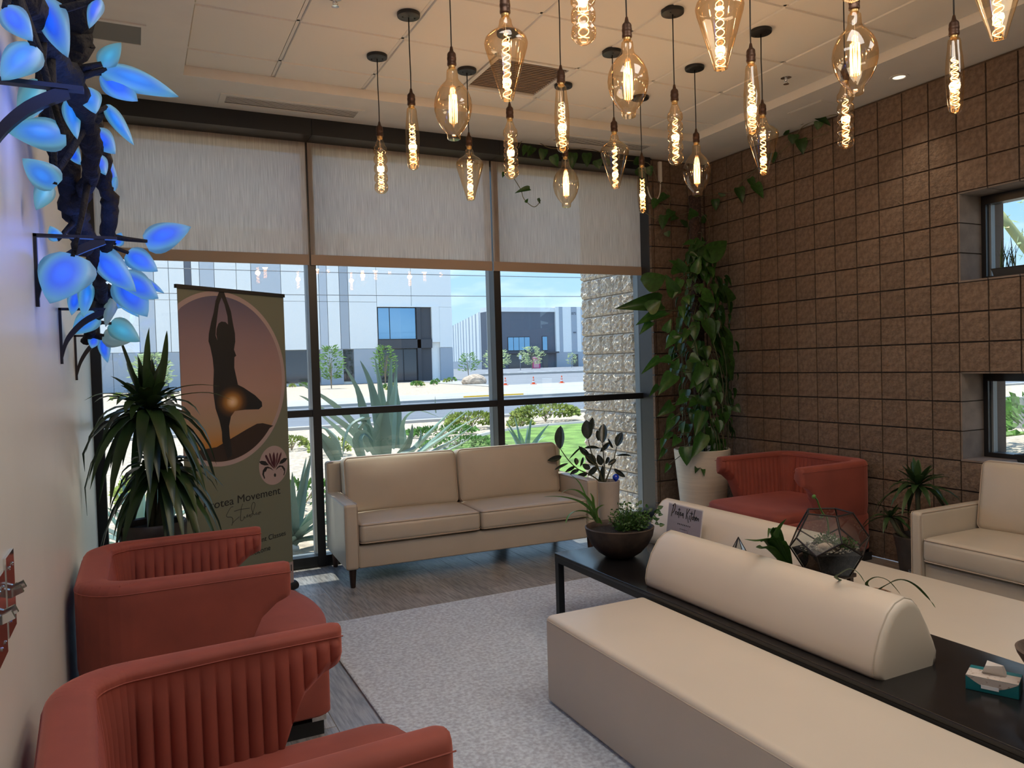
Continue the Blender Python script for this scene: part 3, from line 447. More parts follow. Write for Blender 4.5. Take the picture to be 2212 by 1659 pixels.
# split face block meshes (several, shared)
def block_mesh(name, mat, seed, w=B - .0105, h=B - .0105, d=.03, amp=.006, nx=4, nz=4):
    r = random.Random(seed); vs = []; fs = []
    for j in range(nz + 1):
        for i in range(nx + 1):
            edge = i in (0, nx) or j in (0, nz)
            y = -r.uniform(.0, .003) if edge else -r.uniform(.25, 1) * amp
            jx = 0 if i in (0, nx) else r.uniform(-.2, .2) * w / nx; jz = 0 if j in (0, nz) else r.uniform(-.2, .2) * h / nz
            vs.append((-w / 2 + w * i / nx + jx, y, -h / 2 + h * j / nz + jz))
    n = nx + 1
    fs = [(j * n + i, j * n + i + 1, (j + 1) * n + i + 1, (j + 1) * n + i) for j in range(nz) for i in range(nx)]
    rim = [i for i in range(nx)] + [nx + j * n for j in range(nz)] + [nz * n + nx - i for i in range(nx)] + [(nz - j) * n for j in range(nz)]
    b = len(vs); vs += [(vs[i][0], d, vs[i][2]) for i in rim]
    fs += [(rim[k], b + k, b + (k + 1) % len(rim), rim[(k + 1) % len(rim)]) for k in range(len(rim))]
    return MB().add(vs, fs).mesh(name, mat)
blk = [block_mesh('split_face_block', m_block, s) for s in range(10)]
blo = [block_mesh('split_face_block', m_block_out, 50 + s, amp=.036, nx=9, nz=9, d=.05) for s in range(8)]
# right wall core with two window openings (k = 10..16 blocks from the datum, rows 4-6 and 10-12)
Y0 = 5.3478; WY1, WY0 = Y0 - 10 * B, Y0 - 16 * B
WX = 5.57
mb = MB(); x0, x1 = XR + .020, WX
mb.box(x0, x1, WY1, 7.0, 0, ZS + .3); mb.box(x0, x1, YB, WY0, 0, ZS + .3)
for za, zb in ((0, 4 * B), (7 * B, 10 * B), (13 * B, ZS + .3)): mb.box(x0, x1, WY0, WY1, za, zb)
wr = struct(mb.obj('wall_right', m_mortar))
rb = random.Random(9)
for k in range(-2, 17):
    for r in range(17):
        if 10 <= k < 16 and (4 <= r < 7 or 10 <= r < 13): continue
        o = inst('split_face_block', rb.choice(blk), wr)
        o.matrix_local = T(XR, Y0 - (k + .5) * B, (r + .5) * B) @ Rz(-PI / 2) @ Ry(rb.choice((0, PI)))
for r in range(17):   # narrow cut blocks in the corner
    o = inst('split_face_block', rb.choice(blk), wr); o.matrix_local = T(XR, Y0 + 2 * B + .06, (r + .5) * B) @ Rz(-PI / 2) @ S3(.55, 1, 1)
# smooth returns of the openings
for za, zb in ((4 * B, 7 * B), (10 * B, 13 * B)):
    for r in range(3):
        for yy, sg in ((WY1, 1), (WY0, -1)):
            MB().box(XR + .004, 5.30, min(yy, yy - sg * .012), max(yy, yy - sg * .012), za + r * B + .004, za + (r + 1) * B - .004).obj('reveal_block', m_blocksmooth, wr)
    for k in range(6):
        MB().box(XR - .006, 5.30, WY0 + k * B + .004, WY0 + (k + 1) * B - .004, za, za + .012).obj('sill_block', m_blocksmooth, wr)
        MB().box(XR + .004, 5.30, WY0 + k * B + .004, WY0 + (k + 1) * B - .004, zb - .010, zb).obj('lintel_block', m_blocksmooth, wr)
for n, (za, zb) in enumerate(((4 * B + .012, 7 * B - .01), (10 * B + .012, 13 * B - .01))):
    wn = struct(empty('window_%d' % (n + 2), (5.34, (WY0 + WY1) / 2, za)))
    h = zb - za; hw = (WY1 - WY0) / 2 - .012; t = .032; th_ = .06
    for nm, bx in (('frame_jamb', (-.045, .05, hw - t, hw, 0, h)), ('frame_jamb', (-.045, .05, -hw, -hw + t, 0, h)), ('frame_head', (-.045, .05, -hw + t, hw - t, h - th_, h)), ('frame_sill', (-.045, .05, -hw + t, hw - t, 0, t))):
        MB().box(*bx).obj(nm, m_black, wn)
    for ya in (hw - t - .014, -hw + t): MB().box(-.01, .035, ya, ya + .014, t, h - th_).obj('outer_stop', m_alu, wn)
    MB().box(0, .006, -hw + t, hw - t, t, h - th_).obj('pane', m_pane, wn)

# window wall: return pier of blocks between glass and right wall
wb = struct(MB().box(4.44, XR + .02, 5.900, 6.08, 0, ZS).box(4.56, XR + .02, 6.08, 6.30, 0, ZS).obj('wall_back', m_mortar))
MB().box(4.424, 4.44, 5.885, 6.082, 0, ZS).obj('jamb_cover', m_black, wb)
for c in range(4):
    for r in range(17):
        xx = XR - (c + .5) * B; o = inst('split_face_block', rb.choice(blk), wb)
        if c == 3: o.matrix_local = T(4.428, 5.88, (r + .5) * B) @ S3(.17, 1, 1)
        else: o.matrix_local = T(xx, 5.88, (r + .5) * B)
# window_1: three bays, mullions, rails, panes
w1 = struct(empty('window_1', (0, YW, 0)))
mulx = [(-.28, -.215), (1.243, 1.307), (2.853, 2.917), (4.462, 4.56)]
for a, b in mulx:
    MB().box(a, b, -.085, .02, 0, ZS).obj('mullion', m_black, w1)
    MB().box(a + .004, b - .004, .02, .10, 0, ZS).obj('mullion_cap', m_alu, w1)
for (a0, a1), (b0, b1) in zip(mulx[:-1], mulx[1:]):
    for nm, za, zb in (('sill_rail', 0, .085), ('middle_rail', 1.195, 1.25), ('head_rail', 3.30, ZS)):
        MB().box(a1, b0, -.075, .02, za, zb).obj(nm, m_black, w1)
        MB().box(a1, b0, .02, .09, za + .004, zb - .004).obj('rail_cap', m_alu, w1)
    for za, zb in ((.085, 1.195), (1.25, 3.30)):
        MB().box(a1, b0, .0, .006, za, zb).obj('pane', m_pane, w1)
# dark header fascia over the glass
struct(MB().box(XL, 1.262, 5.862, 6.08, 3.345, ZS).obj('trim_1', m_black))
struct(MB().box(1.265, 2.84, 5.862, 6.08, 3.345, ZS).obj('trim_2', m_black))
struct(MB().box(2.843, 4.41, 5.862, 6.08, 3.345, ZS).obj('trim_3', m_black))

# ceiling: soffit frame round a shallow tray of tiles
ce = struct(MB().box(XL, XR, YB, YW + .1, ZT + .05, ZT + .12).obj('ceiling', m_white))
TX0, TX1, TY1 = .342, 4.46, 5.30
struct(MB().box(XL, TX0, YB, YW, ZS, ZT + .05).obj('ceiling_soffit_left', m_white))
struct(MB().box(TX1, XR + .02, YB, YW, ZS, ZT + .05).obj('ceiling_soffit_right', m_white))
struct(MB().box(TX0, TX1, TY1, YW, ZS, ZT + .05).obj('ceiling_soffit_back', m_white))
gx = [TX0, .895, 1.507, 2.12, 2.733, 3.346, 3.959, TX1]; gy = [TY1, 5.005, 4.395, 3.785, 3.175, 2.565, 1.955, 1.345, .735]
VENT = (2.12, 4.395)
for i in range(7):
    for j in range(8):
        a, b, c, d = gx[i], gx[i + 1], gy[j + 1], gy[j]
        if (round(a, 3), round(c, 3)) == VENT: continue
        MB().loft([[(a + .012, c + .012, ZT + .012), (b - .012, c + .012, ZT + .012), (b - .012, d - .012, ZT + .012), (a + .012, d - .012, ZT + .012)],
                   [(a + .012, c + .012, ZT + .001), (b - .012, c + .012, ZT + .001), (b - .012, d - .012, ZT + .001), (a + .012, d - .012, ZT + .001)],
                   [(a + .016, c + .016, ZT - .007), (b - .016, c + .016, ZT - .007), (b - .016, d - .016, ZT - .007), (a + .016, d - .016, ZT - .007)]]).obj('ceiling_tile', m_tile, ce)
for x in gx: MB().box(x - .009, x + .009, .735, TY1, ZT, ZT + .02).obj('grid_bar', m_grid, ce)
for y in gy: MB().box(TX0, TX1, y - .009, y + .009, ZT, ZT + .0195).obj('grid_bar', m_grid, ce)
MB().box(TX0, TX1, YB, .735, ZT, ZT + .05).obj('plain_field', m_white, ce)
MB().box(TX0, TX1, .735, TY1, ZT + .02, ZT + .05).obj('backing_board', m_slot, ce)
# wall behind the camera
struct(MB().box(XL, XR + .4, YB - .1, YB, 0, ZS + .3).obj('wall_front', m_white))
struct(MB().box(XL, XL + .012, YB, YW - .09, 0, .09).obj('baseboard_left', m_blackmatte))

# return-air grille in the tiles
g = empty('return_air_grille', (VENT[0] + .3065, VENT[1] + .305, ZT), 0, 'square white return-air grille with many slats set among the ceiling tiles', 'vent')
mb = MB()
for a, b, c, d in ((-.29, .29, .262, .29), (-.29, .29, -.29, -.262), (-.29, -.262, -.262, .262), (.262, .29, -.262, .262)): mb.box(a, b, c, d, -.008, .012)
mb.obj('frame', m_grid, g)
MB().box(-.262, .262, -.262, .262, .02, .03).obj('backing', m_slot, g)
sl = MB().box(-.262, .262, -.006, .006, -.004, .004, Rx(rad(38))).mesh('slat', m_grille)
for i in range(19): inst('slat', sl, g, T(0, -.245 + i * .0272, .006))
# slot diffusers in the soffit
def diffuser(x, y, lab, wid=1.0):
    g = empty('slot_diffuser', (x, y, ZS), 0, lab, 'vent', 'slot diffusers in the soffit')
    h = wid / 2; mb = MB()
    for a, b, c, d in ((-h, h, .075, .11), (-h, h, -.11, -.075), (-h, -h + .04, -.075, .075), (h - .04, h, -.075, .075)): mb.box(a, b, c, d, -.006, .004)
    mb.obj('frame', m_grid, g)
    MB().box(-h + .04, h - .04, -.075, .075, -.0012, -.0002).obj('backing', m_slot, g)
    sl = MB().box(-h + .04, h - .04, -.0055, .0055, -.0026, -.0013).mesh('slat', m_grid)
    for i in range(5): inst('slat', sl, g, T(0, -.05 + i * .025, 0))
diffuser(1.09, 5.65, 'long slot diffuser in the soffit above the left blind')
diffuser(3.72, 5.62, 'long slot diffuser in the soffit near the block corner')
diffuser(4.75, 2.25, 'slot diffuser in the right soffit at the edge of the photo', .9)
g = empty('ceiling_speaker', (SPK[0], SPK[1], ZS), 0, 'square grey mesh ceiling speaker in a white frame', 'speaker')
mb = MB()
for a, b, c, d in ((-.15, .15, .125, .15), (-.15, .15, -.15, -.125), (-.15, -.125, -.125, .125), (.125, .15, -.125, .125)): mb.box(a, b, c, d, -.008, 0)
mb.obj('frame', m_grid, g); MB().box(-.125, .125, -.125, .125, -.005, 0).obj('mesh_cover', m_speaker, g)
g = empty('access_panel', (4.82, 4.25, ZS), 0, 'flat square access panel in the right soffit', 'panel')
MB().box(-.15, .15, -.15, .15, -.004, 0).obj('panel_face', m_grid, g); MB().box(-.165, .165, -.165, .165, -.002, 0).obj('panel_frame', m_white, g)
def sprinkler(x, y, lab):
    s = empty('fire_sprinkler', (x, y, ZT), 0, lab, 'sprinkler', 'fire sprinklers in the ceiling tiles')
    MB().lathe([(.042, 0), (.042, -.005), (.03, -.010), (.012, -.012)], 20).obj('escutcheon', m_chrome, s, 40)
    MB().lathe([(.010, -.010), (.010, -.022), (.006, -.030)], 12).obj('body', m_chrome, s, 40)
    MB().tube([(-.008, 0, -.02), (-.014, 0, -.035), (-.003, 0, -.048)], .0025).tube([(.008, 0, -.02), (.014, 0, -.035), (.003, 0, -.048)], .0025).obj('yoke', m_chrome, s)
    MB().lathe([(.003, -.046), (.02, -.048), (.02, -.050), (.003, -.051)], 16).obj('deflector', m_chrome, s, 40)
sprinkler(4.19, 3.98, 'chrome fire sprinkler in the ceiling near the block wall'); sprinkler(1.02, 4.05, 'chrome fire sprinkler at the top edge of the photo over the left tiles')
dl = empty('recessed_downlight', (4.80, 3.55, ZS), 0, 'small round recessed downlight in the soffit beside the block wall', 'light')
MB().lathe([(.062, 0), (.062, -.004), (.045, -.005), (.040, 0)], 28).obj('trim_ring', m_grid, dl, 40)
MB().lathe([(.0, -.0015), (.040, -.0015)], 28, cap0=False, cap1=False).obj('lens', M('downlight_lens', (.9, .85, .75), .5, emit=(1, .86, .66), emit_s=1.3), dl)
lt = bpy.data.lights.new('downlight_lamp', 'SPOT'); lt.energy = 14; lt.color = (1, .82, .6); lt.spot_size = rad(80); lt.spot_blend = .8; lt.shadow_soft_size = .04
o = bpy.data.objects.new('downlight_lamp', lt); COL.objects.link(o); o.location = (4.80, 3.55, ZS - .03)

# roller blinds
for i, (a, b, s) in enumerate(((-.22, 1.250, 'left'), (1.266, 2.833, 'middle'), (2.849, 4.426, 'right'))):
    t = empty('roller_blind', ((a + b) / 2, 6.068, 3.40), 0, '%s grey woven roller blind half lowered over the %s' % (s, {'left': 'glass behind the banner', 'middle': 'glass behind the cream sofa', 'right': 'glass beside the block corner'}[s]), 'blind', 'roller blinds on the big window')
    h = (b - a) / 2
    mb = MB(); mb.box(-h, h, -.0008, .0008, -.985, 0); mb.obj('shade_cloth', m_blind, t)
    MB().box(-h, h, -.006, .006, -1.012, -.93).obj('hem_bar', m_hem, t)
    MB().tube([(-h + .02, 0, .0), (h - .02, 0, .0)], .022, 12).obj('roller', m_blackmatte, t)
c = empty('blind_cord', (4.46, 5.86, 3.2), 0, 'white blind chain looping below a white clip at the block corner', 'cord')
MB().tube(smooth_path([(.06, 0, .22), (.062, 0, .08), (.05, 0, -.06), (.0, 0, -.13), (-.06, 0, -.10), (-.08, .02, .0)], 6), .006, 6).obj('chain', m_grid, c)
MB().box(.045, .075, -.01, .015, .05, .24).obj('clip', m_grid, c)

# light switches on the left wall
def switch_plate(y, z, lab, n):
    s = empty('switch_plate', (XL, y, z), 0, lab, 'light switch', 'chrome switch plates')
    MB().box(0, .006, -.058, .058, -.09, .09).obj('plate', m_chrome, s)
    for i in range(n):
        yy = (i - (n - 1) / 2) * .046
        MB().box(0, .028, -.006, .006, -.008, .010, T(.004, yy, .0) @ Ry(rad(-22))).obj('toggle', m_chrome, s)
        for zz in (-.06, .06): MB().lathe([(.005, 0), (.005, .002), (.003, .003)], 8, T(.006, yy, zz) @ Ry(PI / 2)).obj('screw', m_chrome, s)
switch_plate(2.07, 1.075, 'chrome two-toggle switch plate higher on the left wall', 2)
switch_plate(1.93, 1.055, 'chrome switch plate nearer the camera at the left photo edge', 2)

# added fill: invented ceiling panels out of view, lifting rug and bench tops
for i, (x, y) in enumerate(((1.2, 2.05), (2.43, 1.75), (3.65, .9), (1.2, -.2), (3.65, -.9))):
    t = tag(MB().box(-.3, .3, -.6, .6, -.004, 0).obj('added_fill_panel', M('fill_panel_glow', (.8, .8, .8), .5, emit=(1, .92, .82), emit_s=2.0)), 'added ceiling fill panel out of view, number %s from the left wall side' % ('first', 'second', 'third', 'fourth', 'fifth')[i], 'light', 'added fill panels out of view')
    t.location = (x, y, ZT - .010)
    ad = bpy.data.lights.new('added_fill_lamp', 'AREA'); ad.shape = 'RECTANGLE'; ad.size = .6; ad.size_y = 1.2; ad.energy = FILL_W; ad.color = (1, .95, .88)
    o = bpy.data.objects.new('added_fill_lamp', ad); COL.objects.link(o); o.location = (x, y, ZT - .03)
# ------------------------------------------------------------------ rug
RUG = (.92, 4.04, -.3, 4.66)
mb = MB(); a, b, c, d = RUG
def rr(z, e): 
    return [(x + (a + b) / 2, y + (c + d) / 2, z) for x, y in rounded_rect((b - a) / 2 - e, (d - c) / 2 - e, .05, 5)]
mb.loft([rr(.0002, 0), rr(.010, 0), rr(.014, .006)])
tag(mb.obj('area_rug', m_rug), 'large grey cut-pile rug under the bench seats and black table', 'rug')

# ------------------------------------------------------------------ sofas
def make_sofa(name, wid, dep, nc, at, label, cat, loc, rz, group=None, zb=.135, legs=True):
    """local: x across, front at y=-dep/2, back at +dep/2"""
    t = empty(name, loc, rz, label, cat, group); hw, hd = wid / 2, dep / 2
    for s in (-1, 1):
        q = MB(); rcube(q, at, dep, .605 - zb, .022, mx=T(s * (hw - at / 2), 0, (.605 + zb) / 2)); ar = q.obj('arm', m_cream, t, 180)
        for e in (-1, 1):
            x = s * (hw - at / 2) + e * (at / 2 - .004)
            MB().tube([(x, -hd + .004, zb + .02), (x, -hd + .004, .585), (x, -hd + .012, .601), (x, hd - .02, .601)], .0035, 5).obj('piping', m_creampipe, ar)
    q = MB(); rcube(q, wid - 2 * at, dep - .06, .30 - zb, .012, mx=T(0, -.005, (.30 + zb) / 2)); q.obj('base', m_cream, t, 180)
    q = MB(); rcube(q, wid - .004, .10, .84 - zb, .025, mx=T(0, hd - .05, (.84 + zb) / 2)); bf = q.obj('back_frame', m_cream, t, 180)
    for s in (-1, 1): MB().tube([(s * (hw - .006), hd - .098, .62), (s * (hw - .006), hd - .098, .825), (s * (hw - .02), hd - .098, .838), (s * (hw - .12), hd - .098, .838)], .0035, 5).obj('piping', m_creampipe, bf)
    cw = (wid - 2 * at - .006) / nc
    for i in range(nc):
        x = -hw + at + .003 + (i + .5) * cw; sd = dep - .22; sy = -hd - .012 + sd / 2
        q = MB(); rcube(q, cw - .006, sd, .148, .035, nx=8, ny=8, puff=(0, .010, .022), mx=T(x, sy, .385)); sc = q.obj('seat_cushion', m_cream, t, 180)
        for zz in (.449, .322):
            lp = [(x + px, sy + py, zz + (.004 if abs(px) < cw * .4 else 0) * (1 if zz > .4 else -1)) for px, py in rounded_rect(cw / 2 - .008, sd / 2 - .002, .03, 4)]
            MB().tube(lp, .0042, 5, True).obj('piping', m_creampipe, sc)
        by = hd - .10 - .085; bh = .44
        mx = T(x, by - .012, .655) @ Rx(rad(-9))
        q = MB(); rcube(q, cw - .008, .15, bh, .042, nx=8, nz=8, puff=(0, .028, .004), mx=mx); bc = q.obj('back_cushion', m_cream, t, 180)
        for yy in (-.062, .062):
            lp = [tuple(mx @ Vector((px, yy, py))) for px, py in rounded_rect(cw / 2 - .012, bh / 2 - .008, .04, 5)]
            MB().tube(lp, .0042, 5, True).obj('piping', m_creampipe, bc)
    if legs:
        for sx in (-1, 1):
            for sy_, mm in ((-1, m_darkwood), (1, m_brownwood)):
                q = MB(); q.lathe([(.017, 0), (.019, .004), (.029, zb + .004)], 16, T(sx * (hw - .055), sy_ * (hd - .055), 0)); q.obj('leg', mm, t, 40)
    return t
make_sofa('two_seat_sofa', 2.06, .755, 2, .098, 'cream leather two-seat sofa with piping and tapered dark legs under the window', 'sofa', (2.325, 5.655, 0), rad(-2.4))
make_sofa('cream_armchair', .86, .80, 1, .072, 'cream leather armchair with piping against the brown block wall', 'armchair', (4.575, 2.63, 0), rad(-90), zb=.10)

# ------------------------------------------------------------------ coral barrel chairs
def make_barrel_chair(label, loc, rz, group='coral velvet barrel chairs'):
    """local: back at x=0, opens towards +x"""
    t = empty('barrel_chair', loc, rz, label, 'chair', group)
    HW, XF, RR, XB = .46, .80, .20, .955
    # plan path of the outer wall, from the right arm front round the back to the left arm front
    path = [(XF, -HW), (RR, -HW)] + [(RR - RR * math.sin(a), -HW + RR - RR * math.cos(a)) for a in [PI / 2 * i / 8 for i in range(1, 9)]]
    path += [(0, HW - RR)] + [(RR - RR * math.cos(a), HW - RR + RR * math.sin(a)) for a in [PI / 2 * i / 8 for i in range(1, 9)]] + [(XF, HW)]
    seg = [math.hypot(path[i + 1][0] - path[i][0], path[i + 1][1] - path[i][1]) for i in range(len(path) - 1)]; tot = sum(seg)
    def at(s):
        for i, l in enumerate(seg):
            if s <= l or i == len(seg) - 1:
                p, q = path[i], path[i + 1]; u = s / l; tx, ty = (q[0] - p[0]) / l, (q[1] - p[1]) / l
                return p[0] + (q[0] - p[0]) * u, p[1] + (q[1] - p[1]) * u, tx, ty
            s -= l
    xs = [.0, .58, .60, .65, .68, .74, .80, 2]; zs_ = [.36, .36, .372, .49, .552, .603, .628, .63]
    def zlow(x):
        for i in range(len(xs) - 1):
            if x <= xs[i + 1]: return zs_[i] + (zs_[i + 1] - zs_[i]) * (x - xs[i]) / (xs[i + 1] - xs[i])
    H = .76; loops = []; N = 560; npl = 56
    for i in range(N + 1):
        s = tot * i / N; x, y, tx, ty = at(s); e = min(s, tot - s); nx_, ny_ = ty, -tx   # inward normal
        # smooth normals through the corner: blend by arc
        zl = zlow(x); th = .092 + .03 * min(1, max(0, (e - .35) / .35))
        ph = (s / tot * npl) % 1.0; pl = .012 * (abs(math.sin(PI * ph)) ** .6)
        fr = min(1, e / .025); rnd_ = 1 - (1 - fr) ** 2 if fr < 1 else 1
        ins = (1 - rnd_) * .018
        def P(o, z): return (x + nx_ * o, y + ny_ * o, z)
        o0, o1 = ins, th - ins
        lp = [P(o0 + .008, zl)]
        for k in range(1, 7): lp.append(P(o0, zl + (H - .035 - zl) * k / 6))
        lp += [P(o0 + .004, H - .018), P(o0 + .014, H - .005), P(o0 + .03, H - ins * .3), P((o0 + o1) / 2, H + .002 - ins * .3), P(o1 - .026, H - ins * .3), P(o1 - .010, H - .006), P(o1 - .003, H - .018), P(o1 - .006, H - .034)]
        for k in range(1, 9):
            u = k / 8; zi = zl + (.045 if x > .58 else .045 * max(0, (x - .45) / .13)); z = H - .036 - (H - .036 - zi) * u; lp.append(P(o1 - .006 + pl * min(1, u * 3 + .1) * min(1, (1 - u) * 4 + .5) + .016 * u * min(1, e / .3), z))
        lp.append(P(o1 - .030, zl + .012))
        loops.append(lp)
    q = MB(); q.loft(loops); q.obj('shell', m_coral, t, 50)
    for s0 in (0, 1):   # seam lines where the rim panels meet
        pts = []
        for i in range(0, N + 1, 2):
            s = tot * i / N; x, y, tx, ty = at(s); o = .0 if s0 == 0 else .092 + .03 * min(1, max(0, (min(s, tot - s) - .35) / .35)) - .004
            pts.append((x + ty * o, y - tx * o, H - (.034 if s0 == 0 else .03)))
        MB().tube(pts, .0022, 4).obj('rim_seam', m_coral, t)
    def plan(z, ins, x1, bow=.03, x0=0.0, hw=HW, r=RR, rf=.06):
        P = []
        for i in range(9): a = PI / 2 * i / 8; P.append((x0 + ins + (r - ins) * (1 - math.sin(a)), -hw + r - (r - ins) * math.cos(a)))
        for i in range(9): a = PI / 2 * i / 8; P.append((x0 + ins + (r - ins) * (1 - math.cos(a)), hw - r + (r - ins) * math.sin(a)))
        xx = x1 - ins
        for i in range(7): a = PI / 2 * i / 6; P.append((xx - rf + rf * math.sin(a), hw - ins - rf + rf * math.cos(a)))
        for i in range(1, 8): u = 1 - 2 * i / 8; P.append((xx + bow * (1 - u * u), (hw - ins - rf) * u))
        for i in range(7): a = PI / 2 * i / 6; P.append((xx - rf + rf * math.cos(a), -(hw - ins - rf) - rf * math.sin(a)))
        return [(px, py, z) for px, py in P]
    q = MB(); q.loft([plan(.085, .012, XB), plan(.095, 0, XB), plan(.34, 0, XB), plan(.362, .010, XB)]); q.obj('base', m_coral, t, 50)
    sp = dict(x0=.08, hw=.405, r=.12, rf=.09, bow=.045)
    q = MB(); q.loft([plan(.355, .004, XB + .012, **sp), plan(.37, 0, XB + .012, **sp), plan(.405, 0, XB + .012, **sp), plan(.42, .012, XB + .012, **sp), plan(.428, .035, XB + .012, **sp), plan(.434, .07, XB + .012, **{**sp, 'rf': .06}), plan(.436, .11, XB + .012, **{**sp, 'rf': .02, 'bow': .03})])
    q.obj('seat', m_coral, t, 60)
    q = MB()
    for a_, b_, c_, d_ in ((.06, .92, -.43, -.38), (.06, .92, .38, .43), (.06, .11, -.38, .38), (.87, .92, -.38, .38)): q.box(a_, b_, c_, d_, 0, .062)
    q.obj('plinth', m_blackmatte, t)
    for a_ in (.04, .87):
        for c_ in (-.435, .385): MB().box(a_, a_ + .06, c_, c_ + .05, .062, .086).obj('chrome_foot', m_chrome, t)
    return t
make_barrel_chair('coral velvet barrel chair by the left wall, in front of the strap-leaf plant and banner', (-.25, 3.71, 0), 0)
make_barrel_chair('coral velvet barrel chair nearest the camera against the left wall', (-.228, 1.95, 0), rad(3))
make_barrel_chair('coral velvet barrel chair in the corner before the brown block wall', (5.035, 4.40, 0), PI)

# ------------------------------------------------------------------ black table with bench seats and bolsters
TB = (2.193, 2.815, .55, 3.94); TZ = .437
t = empty('low_black_table', ((TB[0] + TB[1]) / 2, (TB[2] + TB[3]) / 2, .0142), 0, 'long low black steel table between the two cream benches', 'table')
hx, hy = (TB[1] - TB[0]) / 2, (TB[3] - TB[2]) / 2
q = MB(); rcube(q, hx * 2, hy * 2, .022, .004, mx=T(0, 0, TZ - .0252)); q.obj('table_top', m_tabletop, t, 40)
for nm, bx in (('apron', (-hx + .002, -hx + .03, -hy, hy, TZ - .069, TZ - .036)), ('apron', (hx - .03, hx - .002, -hy, hy, TZ - .069, TZ - .036)), ('apron', (-hx + .03, hx - .03, hy - .03, hy - .002, TZ - .069, TZ - .036)), ('apron', (-hx + .03, hx - .03, -hy + .002, -hy + .03, TZ - .069, TZ - .036))):
    MB().box(*bx).obj(nm, m_blackmatte, t)
for sx in (-1, 1):
    for sy in (-1, 1): MB().box(-.019, .019, -.019, .019, 0, TZ - .069, T(sx * (hx - .021), sy * (hy - .021), 0)).obj('leg', m_blackmatte, t)
def bench(x0, x1, y0, y1, lab):
    t = empty('bench_seat', ((x0 + x1) / 2, (y0 + y1) / 2, .0145), 0, lab, 'bench', 'cream vinyl bench seats')
    w_, l_, h_ = x1 - x0, y1 - y0, .402; q = MB(); rcube(q, w_, l_, h_, .03, nx=4, ny=8, nz=2, puff=(.004, .004, 0), mx=T(0, 0, h_ / 2)); q.obj('upholstered_block', m_offwhite, t, 180)
    MB().tube([(px, py, h_ - .020) for px, py in rounded_rect(w_ / 2 - .002, l_ / 2 - .002, .03, 4)], .0022, 4, True).obj('top_seam', m_seam, t)
bench(1.632, 2.188, .35, 3.045, 'cream vinyl bench block on the near side of the black table')
bench(2.822, 3.61, .55, 3.95, 'cream vinyl bench block on the far side of the black table')
def bolster(x, y0, y1, z, lab, flip=1):
    t = empty('bolster_cushion', (x, (y0 + y1) / 2, z), 0, lab, 'cushion', 'cream bolster backrests')
    pr = [(-.162, 0), (-.172, .012), (-.176, .04), (-.168, .085), (-.138, .160), (-.095, .222), (-.055, .252), (-.008, .264), (.030, .252), (.062, .222), (.105, .150), (.142, .080), (.158, .04), (.155, .012), (.142, 0)]
    cx, cz = -.005, .11; h = (y1 - y0) / 2; lo = []
    for yy, k in ((-h, .80), (-h + .004, .90), (-h + .014, .965), (-h + .034, 1), (-h * .5, 1.004), (0, 1.006), (h * .5, 1.004), (h - .034, 1), (h - .014, .965), (h - .004, .90), (h, .80)):
        lo.append([(flip * (cx + (px - cx) * k), yy, max(0, cz + (pz - cz) * k) if pz > 0 else 0) for px, pz in pr])
    q = MB(); q.loft(lo); q.obj('cover', m_offwhite, t, 75)
    for s in (-1, 1): MB().tube([(flip * (cx + (px - cx) * .985), s * (h - .019), max(.003, cz + (pz - cz) * .985)) for px, pz in pr], .0022, 4).obj('end_seam', m_seam, t)
bolster(2.415, 1.775, 3.12, TZ, 'cream bolster backrest lying on the black table along the near bench')
bolster(2.995, 2.62, 3.92, .416 + .006, 'cream bolster backrest on the far bench behind the card and terrarium', -1)

# ------------------------------------------------------------------ banner stand
th = math.atan2(.53, .71)
t = empty('banner_stand', (.24, 4.985, 0), th, 'sage roll-up banner for a yoga studio with a tree-pose silhouette', 'banner')
W = .886   # local x along the banner, local y away from the room
BX = T(0, 0, 0)
MB().box(0, W, 0, .0012, .06, 2.085).obj('banner_film', m_fabric, t)
MB().box(-.012, W + .004, -.010, .010, 2.08, 2.103).obj('top_rail', m_blackmatte, t)
q = MB(); q.loft([[(xx, .03 + .052 * math.cos(a), .038 + .036 * math.sin(a)) for a in [2 * PI * i / 16 for i in range(16)]] for xx in (-.01, W + .03)]); q.obj('cassette_base', m_blackmatte, t, 40)
for xx in (.1, W - .1): MB().box(-.03, .03, -.12, .18, 0, .012, T(xx, .03, 0)).obj('foot', m_blackmatte, t)
MB().tube([(W / 2, .03, .07), (W / 2, .012, 2.09)], .010, 8).obj('support_pole', m_alu, t)
# printed artwork, laid on the film
def sunset():
    m = bpy.data.materials.new('sunset_print'); m.use_nodes = True; n = m.node_tree; n.nodes.clear(); k = n.links.new
    out = nd(n, 'ShaderNodeOutputMaterial'); b = nd(n, 'ShaderNodeBsdfPrincipled'); b.inputs['Roughness'].default_value = .55
    tcn = nd(n, 'ShaderNodeTexCoord'); sx = nd(n, 'ShaderNodeSeparateXYZ'); k(tcn.outputs['Object'], sx.inputs[0])
    mr_ = nd(n, 'ShaderNodeMapRange'); mr_.inputs[1].default_value = .97; mr_.inputs[2].default_value = 2.08; k(sx.outputs['Z'], mr_.inputs[0])
    rp_ = ramp(n, [(0, (.22, .10, .02)), (.13, (.42, .19, .04)), (.24, (.36, .25, .16)), (.42, (.38, .24, .20)), (.7, (.27, .18, .19)), (1, (.085, .085, .15))]); k(mr_.outputs[0], rp_.inputs[0])
    k(rp_.outputs[0], b.inputs['Base Color']); k(b.outputs[0], out.inputs[0]); return m
m_sunset = sunset()
CU, CZ, CR = .3143, 1.5252, .5575
def disc(r, y, umin, zmax, n=96):
    pts = []
    for i in range(n):
        a = 2 * PI * i / n; pts.append((max(umin, CU + r * math.cos(a)), y, min(zmax, CZ + r * math.sin(a))))
    return pts
